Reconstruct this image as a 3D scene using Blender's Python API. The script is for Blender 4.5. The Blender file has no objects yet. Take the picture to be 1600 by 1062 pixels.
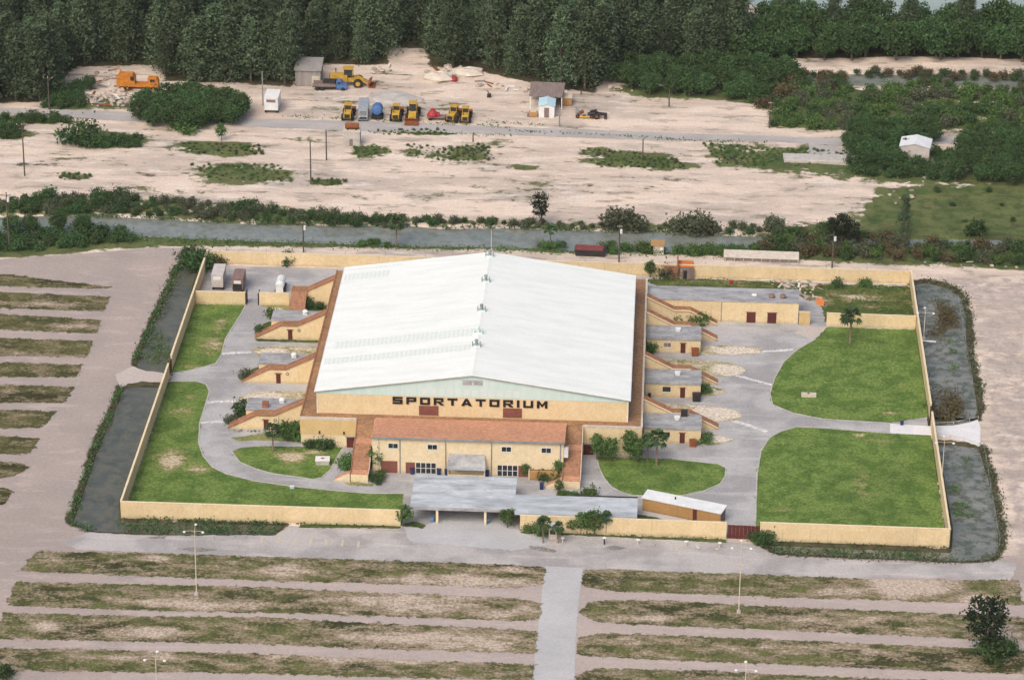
import bpy, math, random
import numpy as np
from mathutils import Matrix, Vector

# ------------------------------------------------------------------ camera, sky, sun, exposure
scene = bpy.context.scene
col = scene.collection
cam_data = bpy.data.cameras.new('camera')
cam = bpy.data.objects.new('camera', cam_data)
col.objects.link(cam)
cam_data.sensor_width = 36.0
cam_data.lens = 115.65
cam_data.clip_start = 1.0
cam_data.clip_end = 12000.0
cam.matrix_world = Matrix(((0.998666, -0.029261, 0.042533, 34.617),
                           (0.050862, 0.416432, -0.907743, -574.753),
                           (0.008849, 0.908696, 0.417365, 287.786),
                           (0, 0, 0, 1)))
scene.camera = cam
SUN_EL, SUN_AZ = math.radians(48), math.radians(205)      # high soft sun, behind the camera to the left
world = bpy.data.worlds.new('World')
scene.world = world
world.use_nodes = True
wn = world.node_tree.nodes
sky = wn.new('ShaderNodeTexSky')
sky.sky_type = 'NISHITA'
sky.sun_disc = False
sky.sun_elevation = SUN_EL
sky.sun_rotation = SUN_AZ
sky.air_density = 1.0
sky.dust_density = 6.0
sky.ozone_density = 0.6
wn['Background'].inputs['Strength'].default_value = 0.15
world.node_tree.links.new(sky.outputs[0], wn['Background'].inputs['Color'])
sun_data = bpy.data.lights.new('sun', 'SUN')
sun_data.energy = 1.0
sun_data.angle = math.radians(40)
sun_data.color = (1.0, 0.95, 0.87)
sun = bpy.data.objects.new('sun', sun_data)
col.objects.link(sun)
sd = Vector((math.sin(SUN_AZ) * math.cos(SUN_EL), math.cos(SUN_AZ) * math.cos(SUN_EL), math.sin(SUN_EL)))
sun.rotation_euler = sd.to_track_quat('Z', 'Y').to_euler()
scene.view_settings.view_transform = 'Standard'
scene.view_settings.look = 'None'
scene.view_settings.gamma = 1.0
scene.view_settings.use_curve_mapping = False
scene.view_settings.exposure = 0.10

# ------------------------------------------------------------------ helpers
rng = np.random.default_rng(7)
random.seed(7)

class MB:
    """collects faces of one part"""
    def __init__(s):
        s.v = []; s.f = []
    def add(s, vs, fs):
        o = len(s.v); s.v += [tuple(map(float, p)) for p in vs]; s.f += [tuple(i + o for i in f) for f in fs]; return s
    def box(s, x0, x1, y0, y1, z0, z1):
        return s.add([(x0,y0,z0),(x1,y0,z0),(x1,y1,z0),(x0,y1,z0),(x0,y0,z1),(x1,y0,z1),(x1,y1,z1),(x0,y1,z1)],
                     [(0,3,2,1),(4,5,6,7),(0,1,5,4),(1,2,6,5),(2,3,7,6),(3,0,4,7)])
    def hexa(s, b, t):
        """box with free corners: 4 bottom, 4 top, both counter-clockwise"""
        return s.add(list(b) + list(t), [(0,3,2,1),(4,5,6,7),(0,1,5,4),(1,2,6,5),(2,3,7,6),(3,0,4,7)])
    def prism(s, prof, axis, a, b):
        n = len(prof)
        def P(q, c):
            return {'x': (c, q[0], q[1]), 'y': (q[0], c, q[1]), 'z': (q[0], q[1], c)}[axis]
        vs = [P(q, a) for q in prof] + [P(q, b) for q in prof]
        fs = [tuple(range(n)), tuple(range(2*n-1, n-1, -1))] + [(i, i+n, (i+1) % n + n, (i+1) % n) for i in range(n)]
        return s.add(vs, fs)
    def tube(s, p0, p1, r0, r1=None, n=8):
        r1 = r0 if r1 is None else r1
        p0, p1 = Vector(p0), Vector(p1)
        d = (p1 - p0).normalized()
        a = d.orthogonal().normalized(); b = d.cross(a)
        vs = []
        for p, r in ((p0, r0), (p1, r1)):
            for i in range(n):
                t = 2*math.pi*i/n
                vs.append(p + a*(r*math.cos(t)) + b*(r*math.sin(t)))
        fs = [(i, (i+1) % n, (i+1) % n + n, i+n) for i in range(n)] + [tuple(range(n-1, -1, -1)), tuple(range(n, 2*n))]
        return s.add(vs, fs)
    def path(s, pts, r, n=6):
        for a, b in zip(pts[:-1], pts[1:]): s.tube(a, b, r, r, n)
        return s
    def revolve(s, prof, n=12, o=(0,0,0)):
        vs = []; m = len(prof)
        for i in range(n):
            t = 2*math.pi*i/n
            vs += [(o[0]+r*math.cos(t), o[1]+r*math.sin(t), o[2]+z) for r, z in prof]
        fs = [(i*m+j, ((i+1) % n)*m+j, ((i+1) % n)*m+j+1, i*m+j+1) for i in range(n) for j in range(m-1)]
        return s.add(vs, fs)
    def mesh(s, name):
        me = bpy.data.meshes.new(name); me.from_pydata(s.v, [], s.f); me.update(); return me
    def build(s, name, mat, parent=None, loc=None, rz=0.0):
        return put(name, s.mesh(name), mat, parent, loc, rz)

def put(name, me, mat, parent=None, loc=None, rz=0.0):
    if mat is not None and not me.materials: me.materials.append(M[mat])
    o = bpy.data.objects.new(name, me); col.objects.link(o)
    if parent is not None: o.parent = parent
    if loc is not None: o.location = loc
    o.rotation_euler.z = rz
    return o

def tag(o, label=None, cat=None, group=None, kind=None):
    if label: o['label'] = label
    if cat: o['category'] = cat
    if group: o['group'] = group
    if kind: o['kind'] = kind
    return o

def thing(name, label, cat, loc=(0,0,0), rz=0.0, group=None):
    o = bpy.data.objects.new(name, None); col.objects.link(o)
    o.empty_display_size = 0.5
    o.location = loc if len(loc) == 3 else (loc[0], loc[1], 0.0)
    o.rotation_euler.z = rz
    return tag(o, label, cat, group)

KIDS = {}
def copy_tree(o, loc, rz=0.0, label=None, group=None, scale=None, kids=None):
    c = o.copy(); col.objects.link(c)
    c.location = loc if len(loc) == 3 else (loc[0], loc[1], 0.0)
    c.rotation_euler.z = rz
    if scale is not None: c.scale = scale if hasattr(scale, '__len__') else (scale,)*3
    if label: c['label'] = label
    if group: c['group'] = group
    def rec(src, dst):
        for ch in list(src.children):
            d = ch.copy(); col.objects.link(d); d.parent = dst
            rec(ch, d)
    rec(o, c)
    return c

def np_mesh(name, v, f):
    """v (n,3), f (m,3 or 4) -> mesh, fast"""
    v = np.asarray(v, np.float32); f = np.asarray(f, np.int32); k = f.shape[1]
    me = bpy.data.meshes.new(name)
    me.vertices.add(len(v)); me.vertices.foreach_set('co', v.ravel())
    me.loops.add(f.size); me.loops.foreach_set('vertex_index', f.ravel())
    me.polygons.add(len(f)); me.polygons.foreach_set('loop_start', np.arange(0, f.size, k, dtype=np.int32))
    me.polygons.foreach_set('loop_total', np.full(len(f), k, np.int32))
    me.update(calc_edges=True)
    return me

def set_attr(me, name, rgba):
    a = me.color_attributes.new(name, 'FLOAT_COLOR', 'POINT')
    a.data.foreach_set('color', np.asarray(rgba, np.float32).ravel())

# ------------------------------------------------------------------ materials
M = {}
class NT:
    def __init__(s, name):
        s.m = bpy.data.materials.new(name); s.m.use_nodes = True
        s.t = s.m.node_tree; s.n = s.t.nodes; s.b = s.n['Principled BSDF']
        s.pos = s.n.new('ShaderNodeNewGeometry').outputs['Position']
        M[name] = s.m
    def link(s, a, b): s.t.links.new(a, b)
    def coord(s, obj=False, scale=(1,1,1)):
        src = s.n.new('ShaderNodeTexCoord').outputs['Object'] if obj else s.pos
        mp = s.n.new('ShaderNodeMapping'); mp.inputs['Scale'].default_value = scale
        s.link(src, mp.inputs['Vector']); return mp.outputs[0]
    def noise(s, vec, scale, detail=4.0, rough=0.6):
        t = s.n.new('ShaderNodeTexNoise'); t.inputs['Scale'].default_value = scale
        t.inputs['Detail'].default_value = min(detail, 4.0); t.inputs['Roughness'].default_value = rough
        s.link(vec, t.inputs['Vector']); return t.outputs['Fac']
    def ramp(s, fac, lo, hi):
        r = s.n.new('ShaderNodeMapRange'); r.interpolation_type = 'SMOOTHSTEP'
        r.inputs['From Min'].default_value = lo; r.inputs['From Max'].default_value = hi
        s.link(fac, r.inputs['Value']); return r.outputs['Result']
    def math(s, op, a, b):
        m = s.n.new('ShaderNodeMath'); m.operation = op
        for i, q in enumerate((a, b)):
            if isinstance(q, (int, float)): m.inputs[i].default_value = q
            else: s.link(q, m.inputs[i])
        return m.outputs[0]
    def mix(s, fac, a, b, mode='MIX'):
        m = s.n.new('ShaderNodeMix'); m.data_type = 'RGBA'; m.blend_type = mode
        for k, q in ((0, fac), (6, a), (7, b)):
            if isinstance(q, (int, float)): m.inputs[k].default_value = q
            elif isinstance(q, tuple): m.inputs[k].default_value = (*q, 1.0)
            else: s.link(q, m.inputs[k])
        return m.outputs[2]
    def grain(s, c, vec, scale, amt):
        n = s.noise(vec, scale, 3.0, 0.8)
        g = s.ramp(n, 0.25, 0.75)
        v = s.math('ADD', s.math('MULTIPLY', g, 2*amt), 1.0 - amt)
        cc = s.n.new('ShaderNodeCombineColor')
        for i in range(3): s.link(v, cc.inputs[i])
        return s.mix(1.0, c, cc.outputs[0], 'MULTIPLY')
    def attr(s, name):
        a = s.n.new('ShaderNodeAttribute'); a.attribute_name = name
        sp = s.n.new('ShaderNodeSeparateColor'); s.link(a.outputs['Color'], sp.inputs[0]); return sp.outputs
    def bump(s, h, strength, dist=0.1):
        b = s.n.new('ShaderNodeBump'); b.inputs['Strength'].default_value = strength; b.inputs['Distance'].default_value = dist
        s.link(h, b.inputs['Height']); s.link(b.outputs[0], s.b.inputs['Normal'])
    def out(s, c, rough=0.85, spec=0.25, metal=0.0):
        if isinstance(c, tuple): s.b.inputs['Base Color'].default_value = (*c, 1)
        else: s.link(c, s.b.inputs['Base Color'])
        s.b.inputs['Roughness'].default_value = rough
        s.b.inputs['Specular IOR Level'].default_value = spec
        s.b.inputs['Metallic'].default_value = metal
        return s.m

def simple(name, a, b, scale=0.3, rough=0.85, spec=0.25, grain=(2.5, 0.12), stretch=(1,1,1), obj=False, lo=0.3, hi=0.7, rnd=0.0, metal=0.0):
    t = NT(name); v = t.coord(obj, stretch)
    c = t.mix(t.ramp(t.noise(v, scale, 5.0, 0.65), lo, hi), a, b)
    c = t.grain(c, v, grain[0], grain[1])
    if rnd:
        oi = t.n.new('ShaderNodeObjectInfo')
        hs = t.n.new('ShaderNodeHueSaturation')
        t.link(t.math('ADD', t.math('MULTIPLY', oi.outputs['Random'], rnd), 1.0 - rnd/2), hs.inputs['Value'])
        t.link(t.math('ADD', t.math('MULTIPLY', oi.outputs['Random'], rnd*0.06), 0.5 - rnd*0.03), hs.inputs['Hue'])
        t.link(c, hs.inputs['Color']); c = hs.outputs['Color']
    return t.out(c, rough, spec, metal)

# painted stucco: warm yellow with grey dirt that runs down from the top and rises from the ground
def stucco(name, a, b, dirt):
    t = NT(name); v = t.coord()
    c = t.mix(t.ramp(t.noise(v, 0.35, 5.0), 0.3, 0.7), a, b)
    st = t.ramp(t.noise(t.coord(False, (1.6, 1.6, 0.12)), 1.0, 5.0, 0.7), 0.55, 0.8)
    c = t.mix(t.math('MULTIPLY', st, 0.6), c, dirt)
    sp = t.n.new('ShaderNodeSeparateXYZ'); t.link(t.pos, sp.inputs[0])
    low = t.ramp(t.math('ADD', sp.outputs[2], t.math('MULTIPLY', t.noise(v, 0.9, 4.0), 1.4)), 1.5, 0.6)
    c = t.mix(t.math('MULTIPLY', low, 0.5), c, (dirt[0]*0.75, dirt[1]*0.78, dirt[2]*0.8))
    oi = t.n.new('ShaderNodeObjectInfo'); hs = t.n.new('ShaderNodeHueSaturation')
    t.link(t.math('ADD', t.math('MULTIPLY', oi.outputs['Random'], 0.08), 0.96), hs.inputs['Value'])
    t.link(c, hs.inputs['Color'])
    c = t.grain(hs.outputs['Color'], v, 2.2, 0.10)
    t.out(c, 0.9, 0.2)
stucco('yellow', (0.655, 0.515, 0.305), (0.715, 0.575, 0.365), (0.40, 0.32, 0.20))
stucco('gold', (0.56, 0.41, 0.20), (0.62, 0.46, 0.235), (0.36, 0.27, 0.16))
stucco('cream', (0.71, 0.59, 0.39), (0.76, 0.64, 0.44), (0.46, 0.38, 0.27))
stucco('tan_ply', (0.36, 0.21, 0.085), (0.43, 0.26, 0.11), (0.22, 0.14, 0.07))
simple('deck', (0.36, 0.205, 0.105), (0.245, 0.14, 0.082), 0.14, grain=(1.6, 0.35))
simple('terracotta', (0.56, 0.285, 0.175), (0.49, 0.25, 0.155), 0.2, grain=(1.6, 0.28))
simple('ramp', (0.37, 0.19, 0.11), (0.27, 0.14, 0.085), 0.25, grain=(1.8, 0.32))
simple('coping', (0.62, 0.55, 0.46), (0.50, 0.45, 0.39), 0.8)
simple('tar_roof', (0.42, 0.425, 0.435), (0.24, 0.245, 0.26), 0.45, grain=(2.0, 0.2), stretch=(0.6, 1.4, 1))
simple('tar_pale', (0.50, 0.545, 0.58), (0.33, 0.36, 0.385), 0.4, grain=(1.6, 0.26), stretch=(0.5, 1.5, 1), lo=0.40, hi=0.66)
simple('maroon', (0.085, 0.022, 0.020), (0.12, 0.032, 0.028), 0.6, 0.6)
simple('panel_brown', (0.19, 0.070, 0.055), (0.23, 0.09, 0.07), 0.6, 0.7)
simple('letter', (0.012, 0.012, 0.014), (0.022, 0.022, 0.025), 0.6, 0.5)
simple('glass', (0.02, 0.026, 0.032), (0.035, 0.04, 0.045), 0.9, 0.15, 0.5, grain=(1, 0.05))
simple('white_paint', (0.78, 0.78, 0.76), (0.68, 0.68, 0.66), 0.6, 0.6, grain=(2.5, 0.06))
simple('white_metal', (0.74, 0.76, 0.76), (0.62, 0.65, 0.66), 0.4, 0.45, grain=(2.5, 0.06))
simple('gable', (0.50, 0.66, 0.64), (0.56, 0.70, 0.68), 0.3, 0.6, stretch=(3, 1, 0.2), grain=(3, 0.06))
simple('gable_pale', (0.57, 0.685, 0.675), (0.62, 0.71, 0.71), 0.5, 0.6, grain=(3, 0.06))
simple('grey_metal', (0.30, 0.33, 0.34), (0.20, 0.22, 0.23), 0.6, 0.5)
simple('dark', (0.025, 0.025, 0.027), (0.04, 0.038, 0.036), 0.7, 0.6)
simple('rubber', (0.018, 0.018, 0.018), (0.03, 0.028, 0.026), 0.7, 0.8)
simple('concrete', (0.52, 0.49, 0.46), (0.40, 0.38, 0.36), 0.5, grain=(2.5, 0.15))
simple('pale_concrete', (0.74, 0.74, 0.75), (0.64, 0.64, 0.66), 0.3, grain=(2.5, 0.1))
simple('wood_pole', (0.085, 0.065, 0.052), (0.13, 0.105, 0.085), 0.8)
simple('pole_white', (0.66, 0.58, 0.48), (0.55, 0.48, 0.40), 0.8)
simple('lamp_head', (0.78, 0.80, 0.80), (0.70, 0.72, 0.72), 0.8, 0.4)
simple('machine_yellow', (0.56, 0.35, 0.055), (0.42, 0.25, 0.04), 0.9, 0.5, grain=(3, 0.2))
simple('machine_orange', (0.60, 0.22, 0.025), (0.40, 0.15, 0.03), 0.9, 0.6, grain=(3, 0.3))
simple('machine_blue', (0.06, 0.15, 0.38), (0.10, 0.18, 0.36), 0.9, 0.45)
simple('machine_red', (0.42, 0.04, 0.045), (0.30, 0.045, 0.045), 0.9, 0.45)
simple('machine_grey', (0.33, 0.38, 0.43), (0.26, 0.30, 0.34), 0.9, 0.5)
simple('rust', (0.26, 0.085, 0.03), (0.17, 0.06, 0.03), 0.8, grain=(3, 0.25))
simple('pale_blue', (0.42, 0.62, 0.72), (0.50, 0.68, 0.76), 0.5, 0.5, grain=(3, 0.06))
simple('bin_blue', (0.02, 0.03, 0.09), (0.03, 0.045, 0.14), 0.5, 0.5)
simple('barrel_blue', (0.10, 0.19, 0.36), (0.14, 0.25, 0.42), 0.5, 0.5)
simple('rubble', (0.52, 0.45, 0.39), (0.30, 0.24, 0.20), 0.9, obj=True, rnd=0.5)
simple('brick_red', (0.34, 0.15, 0.09), (0.24, 0.11, 0.075), 1.0, grain=(3, 0.25))
simple('shed_grey', (0.33, 0.31, 0.29), (0.24, 0.22, 0.21), 0.4, stretch=(4, 4, 0.3))
simple('shed_brown', (0.24, 0.19, 0.175), (0.17, 0.135, 0.125), 0.4, stretch=(4, 1, 0.5))
simple('trailer_brown', (0.20, 0.125, 0.105), (0.27, 0.18, 0.155), 0.5, 0.6, stretch=(3, 0.4, 1))
simple('trailer_grey', (0.56, 0.52, 0.49), (0.48, 0.44, 0.42), 0.5, 0.6)
simple('tarp_red', (0.25, 0.065, 0.060), (0.17, 0.05, 0.048), 0.7)
simple('orange_tarp', (0.62, 0.20, 0.06), (0.5, 0.16, 0.05), 0.7)
simple('yellow_line', (0.56, 0.47, 0.33), (0.50, 0.44, 0.36), 1.0)
simple('trunk', (0.16, 0.125, 0.10), (0.10, 0.08, 0.065), 1.2, obj=True)
simple('palm_trunk', (0.27, 0.20, 0.17), (0.18, 0.135, 0.115), 1.5, obj=True)

def leaf(name, a, b, rnd=0.35, scale=0.7):
    t = NT(name); v = t.coord(True)
    c = t.mix(t.ramp(t.noise(v, scale, 3.0), 0.3, 0.7), a, b)
    c = t.grain(c, v, 3.0, 0.25)
    oi = t.n.new('ShaderNodeObjectInfo'); hs = t.n.new('ShaderNodeHueSaturation')
    t.link(t.math('ADD', t.math('MULTIPLY', oi.outputs['Random'], rnd), 1.0 - rnd/2), hs.inputs['Value'])
    t.link(t.math('ADD', t.math('MULTIPLY', oi.outputs['Random'], 0.03), 0.485), hs.inputs['Hue'])
    t.link(c, hs.inputs['Color'])
    t.out(hs.outputs['Color'], 0.75, 0.15)
leaf('leaf_pine', (0.054, 0.086, 0.046), (0.108, 0.148, 0.078), 0.7)
leaf('leaf_dark', (0.034, 0.072, 0.026), (0.074, 0.128, 0.046), 0.5)
leaf('leaf_mid', (0.054, 0.108, 0.030), (0.105, 0.175, 0.052), 0.4)
leaf('leaf_grey', (0.068, 0.085, 0.050), (0.125, 0.140, 0.082), 0.4)
leaf('leaf_dry', (0.085, 0.072, 0.036), (0.135, 0.112, 0.058))
leaf('leaf_palm', (0.045, 0.085, 0.036), (0.090, 0.14, 0.060))
leaf('leaf_bright', (0.085, 0.15, 0.025), (0.13, 0.21, 0.04))
leaf('leaf_black', (0.012, 0.020, 0.010), (0.026, 0.038, 0.018))

# metal roof: near-white, faint seams across the slope, slightly streaked
t = NT('roof_metal'); v = t.coord()
w = t.n.new('ShaderNodeTexWave'); w.wave_type = 'BANDS'; w.bands_direction = 'Y'; w.inputs['Scale'].default_value = 0.55
t.link(v, w.inputs['Vector'])
c = t.mix(t.ramp(t.noise(t.coord(False, (0.15, 1.0, 1.0)), 0.5, 5.0), 0.35, 0.75), (0.84, 0.87, 0.84), (0.745, 0.79, 0.76))
c = t.mix(t.math('MULTIPLY', t.ramp(w.outputs['Fac'], 0.9, 1.0), 0.08), c, (0.55, 0.60, 0.60))
t.bump(w.outputs['Fac'], 0.15, 0.05)
t.out(t.grain(c, v, 3.0, 0.07), 0.5, 0.3)
t = NT('roof_patch'); v = t.coord()
w = t.n.new('ShaderNodeTexWave'); w.wave_type = 'BANDS'; w.bands_direction = 'X'; w.inputs['Scale'].default_value = 0.35
t.link(v, w.inputs['Vector'])
c = t.mix(t.ramp(w.outputs['Fac'], 0.2, 0.8), (0.735, 0.785, 0.755), (0.665, 0.72, 0.695))
t.out(t.grain(c, v, 2.0, 0.10), 0.6, 0.25)

# water: murky, lightly rippled
def water(name, a, b, rough, bs):
    t = NT(name); v = t.coord(False, (1.0, 2.2, 1.0))
    c = t.mix(t.ramp(t.noise(v, 0.10, 5.0), 0.35, 0.7), a, b)
    if name != 'lagoon_water':
        al = t.ramp(t.noise(t.coord(False, (1.0, 1.0, 1.0)), 0.45, 4.0, 0.75), 0.44, 0.60)
        c = t.mix(t.math('MULTIPLY', al, 0.3 if name == 'canal_water' else 0.75), c, (0.062, 0.075, 0.034) if name != 'dark_ditch_water' else (0.135, 0.128, 0.092))
    c = t.grain(c, v, 1.4, 0.12)
    t.bump(t.noise(v, 1.1, 3.0), bs, 0.05)
    t.out(c, rough, 0.5)
water('canal_water', (0.20, 0.225, 0.205), (0.25, 0.265, 0.24), 0.06, 0.08)
water('ditch_water', (0.15, 0.165, 0.15), (0.25, 0.25, 0.225), 0.25, 0.15)
water('dark_ditch_water', (0.062, 0.074, 0.060), (0.105, 0.112, 0.092), 0.3, 0.15)
water('lagoon_water', (0.30, 0.36, 0.33), (0.36, 0.41, 0.38), 0.2, 0.2)

# gravel / asphalt sheets
def paving(name, a, b, c3, scale=0.06, grain=0.16, lo=0.35, hi=0.65):
    t = NT(name); v = t.coord()
    c = t.mix(t.ramp(t.noise(v, scale, 6.0, 0.65), lo, hi), a, b)
    c = t.mix(t.math('MULTIPLY', t.ramp(t.noise(t.coord(False, (0.25, 1.6, 1)), 0.25, 5.0, 0.6), 0.52, 0.72), 0.6), c, c3)
    c = t.grain(c, v, 2.0, grain)
    t.out(c, 0.95, 0.15)
paving('asphalt', (0.315, 0.310, 0.314), (0.435, 0.43, 0.432), (0.53, 0.52, 0.515), 0.07, 0.14, 0.40, 0.60)
paving('avenue', (0.43, 0.435, 0.445), (0.49, 0.49, 0.50), (0.39, 0.39, 0.40), 0.08, 0.10)
paving('front_road', (0.335, 0.32, 0.318), (0.45, 0.43, 0.42), (0.57, 0.535, 0.515), 0.08, 0.14, 0.40, 0.60)
paving('far_road', (0.36, 0.345, 0.34), (0.43, 0.405, 0.39), (0.54, 0.49, 0.45), 0.08, 0.11)
paving('walk', (0.47, 0.42, 0.39), (0.52, 0.46, 0.42), (0.44, 0.41, 0.40))

# lawn: green with straw-coloured bare soil where the attribute or the noise says so
def lawn(name, g1, g2, dry, bare, bias, alpha=True, sc=0.22, dk=0.22):
    t = NT(name); v = t.coord()
    a = t.attr('mask')
    n1 = t.noise(v, sc, 7.0, 0.68); n2 = t.noise(v, 1.6, 4.0, 0.7); n3 = t.noise(t.coord(False, (0.6, 1.25, 1)), sc*1.9, 6.0, 0.7)
    c = t.mix(t.ramp(n1, 0.40, 0.58), g1, g2)
    n4 = t.noise(t.coord(False, (0.5, 1.2, 1)), 0.07, 5.0, 0.6)
    c = t.mix(t.math('MULTIPLY', t.ramp(n4, 0.5, 0.62), dk), c, (g1[0]*0.62, g1[1]*0.56, g1[2]*0.7))
    nn = t.math('ADD', t.math('MULTIPLY', n3, 1.0), t.math('SUBTRACT', t.math('MULTIPLY', n2, 0.55), 0.275))
    d = t.math('ADD', nn, t.math('ADD', a[0], bias))
    c = t.mix(t.ramp(d, 0.52, 0.66), c, dry)
    c = t.mix(t.ramp(d, 0.66, 0.86), c, bare)
    c = t.grain(c, v, 1.7, 0.42)
    t.bump(n2, 0.5, 0.15)
    t.out(c, 0.95, 0.1)
    if alpha:
        e = t.ramp(t.math('ADD', a[1], t.math('MULTIPLY', t.math('SUBTRACT', t.noise(v, 0.6, 5.0, 0.75), 0.5), 2.2)), 0.36, 0.5)
        t.link(e, t.b.inputs['Alpha'])
lawn('lawn', (0.086, 0.148, 0.034), (0.148, 0.218, 0.056), (0.21, 0.215, 0.080), (0.48, 0.40, 0.28), 0.0)
lawn('verge', (0.064, 0.076, 0.026), (0.124, 0.130, 0.050), (0.25, 0.205, 0.135), (0.47, 0.39, 0.315), 0.075, sc=0.16, dk=0.9)
lawn('verge_left', (0.056, 0.062, 0.022), (0.112, 0.110, 0.044), (0.22, 0.18, 0.115), (0.42, 0.35, 0.28), 0.04, sc=0.16, dk=0.9)
lawn('island', (0.16, 0.19, 0.06), (0.24, 0.24, 0.10), (0.42, 0.37, 0.24), (0.62, 0.55, 0.46), 0.10)
lawn('rough_grass', (0.055, 0.085, 0.022), (0.10, 0.125, 0.036), (0.20, 0.18, 0.085), (0.48, 0.40, 0.30), 0.0)
lawn('painted_sheen', (0.56, 0.55, 0.545), (0.62, 0.61, 0.60), (0.52, 0.51, 0.50), (0.50, 0.49, 0.48), -0.1, dk=0.0)  # pale colour that paints in the wet reflections of the drives
lawn('stain', (0.20, 0.19, 0.18), (0.26, 0.245, 0.23), (0.28, 0.26, 0.24), (0.30, 0.28, 0.26), -0.1)

# the ground sheet: sand, gravel lot, grass and dark soil blended by attributes with ragged noisy limits
t = NT('ground'); v = t.coord(); a = t.attr('zone')
vs = t.coord(False, (0.45, 1.5, 1.0))
n1 = t.noise(vs, 0.045, 8.0, 0.68); n2 = t.noise(v, 0.35, 6.0, 0.7); n3 = t.noise(vs, 0.22, 6.0, 0.65)
n4 = t.noise(t.coord(False, (0.6, 1.3, 1.0)), 0.055, 6.0, 0.6)
sand = t.mix(t.ramp(n1, 0.40, 0.60), (0.70, 0.58, 0.48), (0.54, 0.45, 0.38))
sand = t.mix(t.math('MULTIPLY', t.ramp(n4, 0.50, 0.64), 0.7), sand, (0.40, 0.355, 0.315))
sand = t.mix(t.math('MULTIPLY', t.ramp(n3, 0.54, 0.64), 0.8), sand, (0.33, 0.285, 0.24))
sand = t.mix(t.math('MULTIPLY', t.ramp(n3, 0.44, 0.36), 0.6), sand, (0.74, 0.67, 0.60))
lot = t.mix(t.ramp(t.noise(v, 0.05, 6.0, 0.6), 0.35, 0.65), (0.405, 0.34, 0.31), (0.345, 0.30, 0.28))
lot = t.mix(t.math('MULTIPLY', t.ramp(n3, 0.52, 0.66), 0.6), lot, (0.50, 0.415, 0.38))
lot = t.mix(t.math('MULTIPLY', t.ramp(n4, 0.52, 0.66), 0.5), lot, (0.33, 0.285, 0.262))
lot = t.mix(t.math('MULTIPLY', t.ramp(a[1], 1.15, 1.5), 0.75), lot, (0.55, 0.465, 0.43))
c = t.mix(t.ramp(t.math('ADD', a[1], t.math('MULTIPLY', t.math('SUBTRACT', n2, 0.5), 0.6)), 0.4, 0.6), sand, lot)
nz = t.math('SUBTRACT', t.math('ADD', t.math('ADD', t.math('MULTIPLY', n2, 0.55), t.math('MULTIPLY', n3, 0.45)), t.math('MULTIPLY', n4, 0.4)), 0.7)
gm = t.ramp(t.math('ADD', a[0], t.math('MULTIPLY', nz, 2.4)), 0.40, 0.62)
grass = t.mix(t.ramp(t.noise(v, 0.12, 6.0, 0.65), 0.35, 0.65), (0.066, 0.100, 0.034), (0.135, 0.158, 0.060))
grass = t.mix(t.math('MULTIPLY', t.ramp(n3, 0.5, 0.66), 0.7), grass, (0.16, 0.145, 0.07))
grass = t.mix(t.math('MULTIPLY', t.ramp(n2, 0.5, 0.42), 0.6), grass, (0.045, 0.070, 0.026))
c = t.mix(gm, c, grass)
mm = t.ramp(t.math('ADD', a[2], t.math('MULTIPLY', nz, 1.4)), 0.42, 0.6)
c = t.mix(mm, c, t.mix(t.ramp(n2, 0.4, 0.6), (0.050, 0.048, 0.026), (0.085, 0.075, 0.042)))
c = t.grain(c, v, 1.5, 0.11)
t.bump(t.noise(v, 1.2, 5.0, 0.7), 0.3, 0.25)
t.out(c, 0.95, 0.12)

# ------------------------------------------------------------------ flat polygons on the ground
def dist_in(poly, X, Y):
    """signed distance to a polygon edge, positive inside"""
    p = np.asarray(poly, float); q = np.roll(p, -1, 0)
    d = np.full(X.shape, 1e9); ins = np.zeros(X.shape, bool)
    for (x0, y0), (x1, y1) in zip(p, q):
        ex, ey = x1-x0, y1-y0; L = ex*ex+ey*ey
        if L < 1e-9: continue
        s = np.clip(((X-x0)*ex+(Y-y0)*ey)/L, 0, 1)
        d = np.minimum(d, np.hypot(X-x0-s*ex, Y-y0-s*ey))
        c = (y0 > Y) != (y1 > Y)
        if abs(ey) > 1e-12: ins ^= c & (X < ex*(Y-y0)/ey + x0)
    return np.where(ins, d, -d)

def sstep(x, a, b):
    s = np.clip((x-a)/(b-a), 0, 1); return s*s*(3-2*s)

def chaikin(p, k=2):
    p = [np.array(q, float) for q in p]
    for _ in range(k):
        o = []
        for a, b in zip(p, p[1:] + p[:1]):
            if np.allclose(a, b): o += [a]; continue
            o += [a*0.75+b*0.25, a*0.25+b*0.75]
        p = o
    return [tuple(q) for q in p]

def rounded(p, keep=()):
    """smooth a closed outline, keeping the corners listed"""
    q = []
    for i, a in enumerate(p):
        q.append(a)
        if i in keep: q.append(a)
    return chaikin(q, 2)

def inside_blobs(X, Y, blobs):
    m = np.zeros(X.shape)
    for b in blobs:
        x, y, rx, ry = b[:4]; s = b[4] if len(b) > 4 else 0.5
        m = np.maximum(m, s*np.clip(1.35-np.hypot((X-x)/rx, (Y-y)/ry), 0, 1))
    return m

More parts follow.
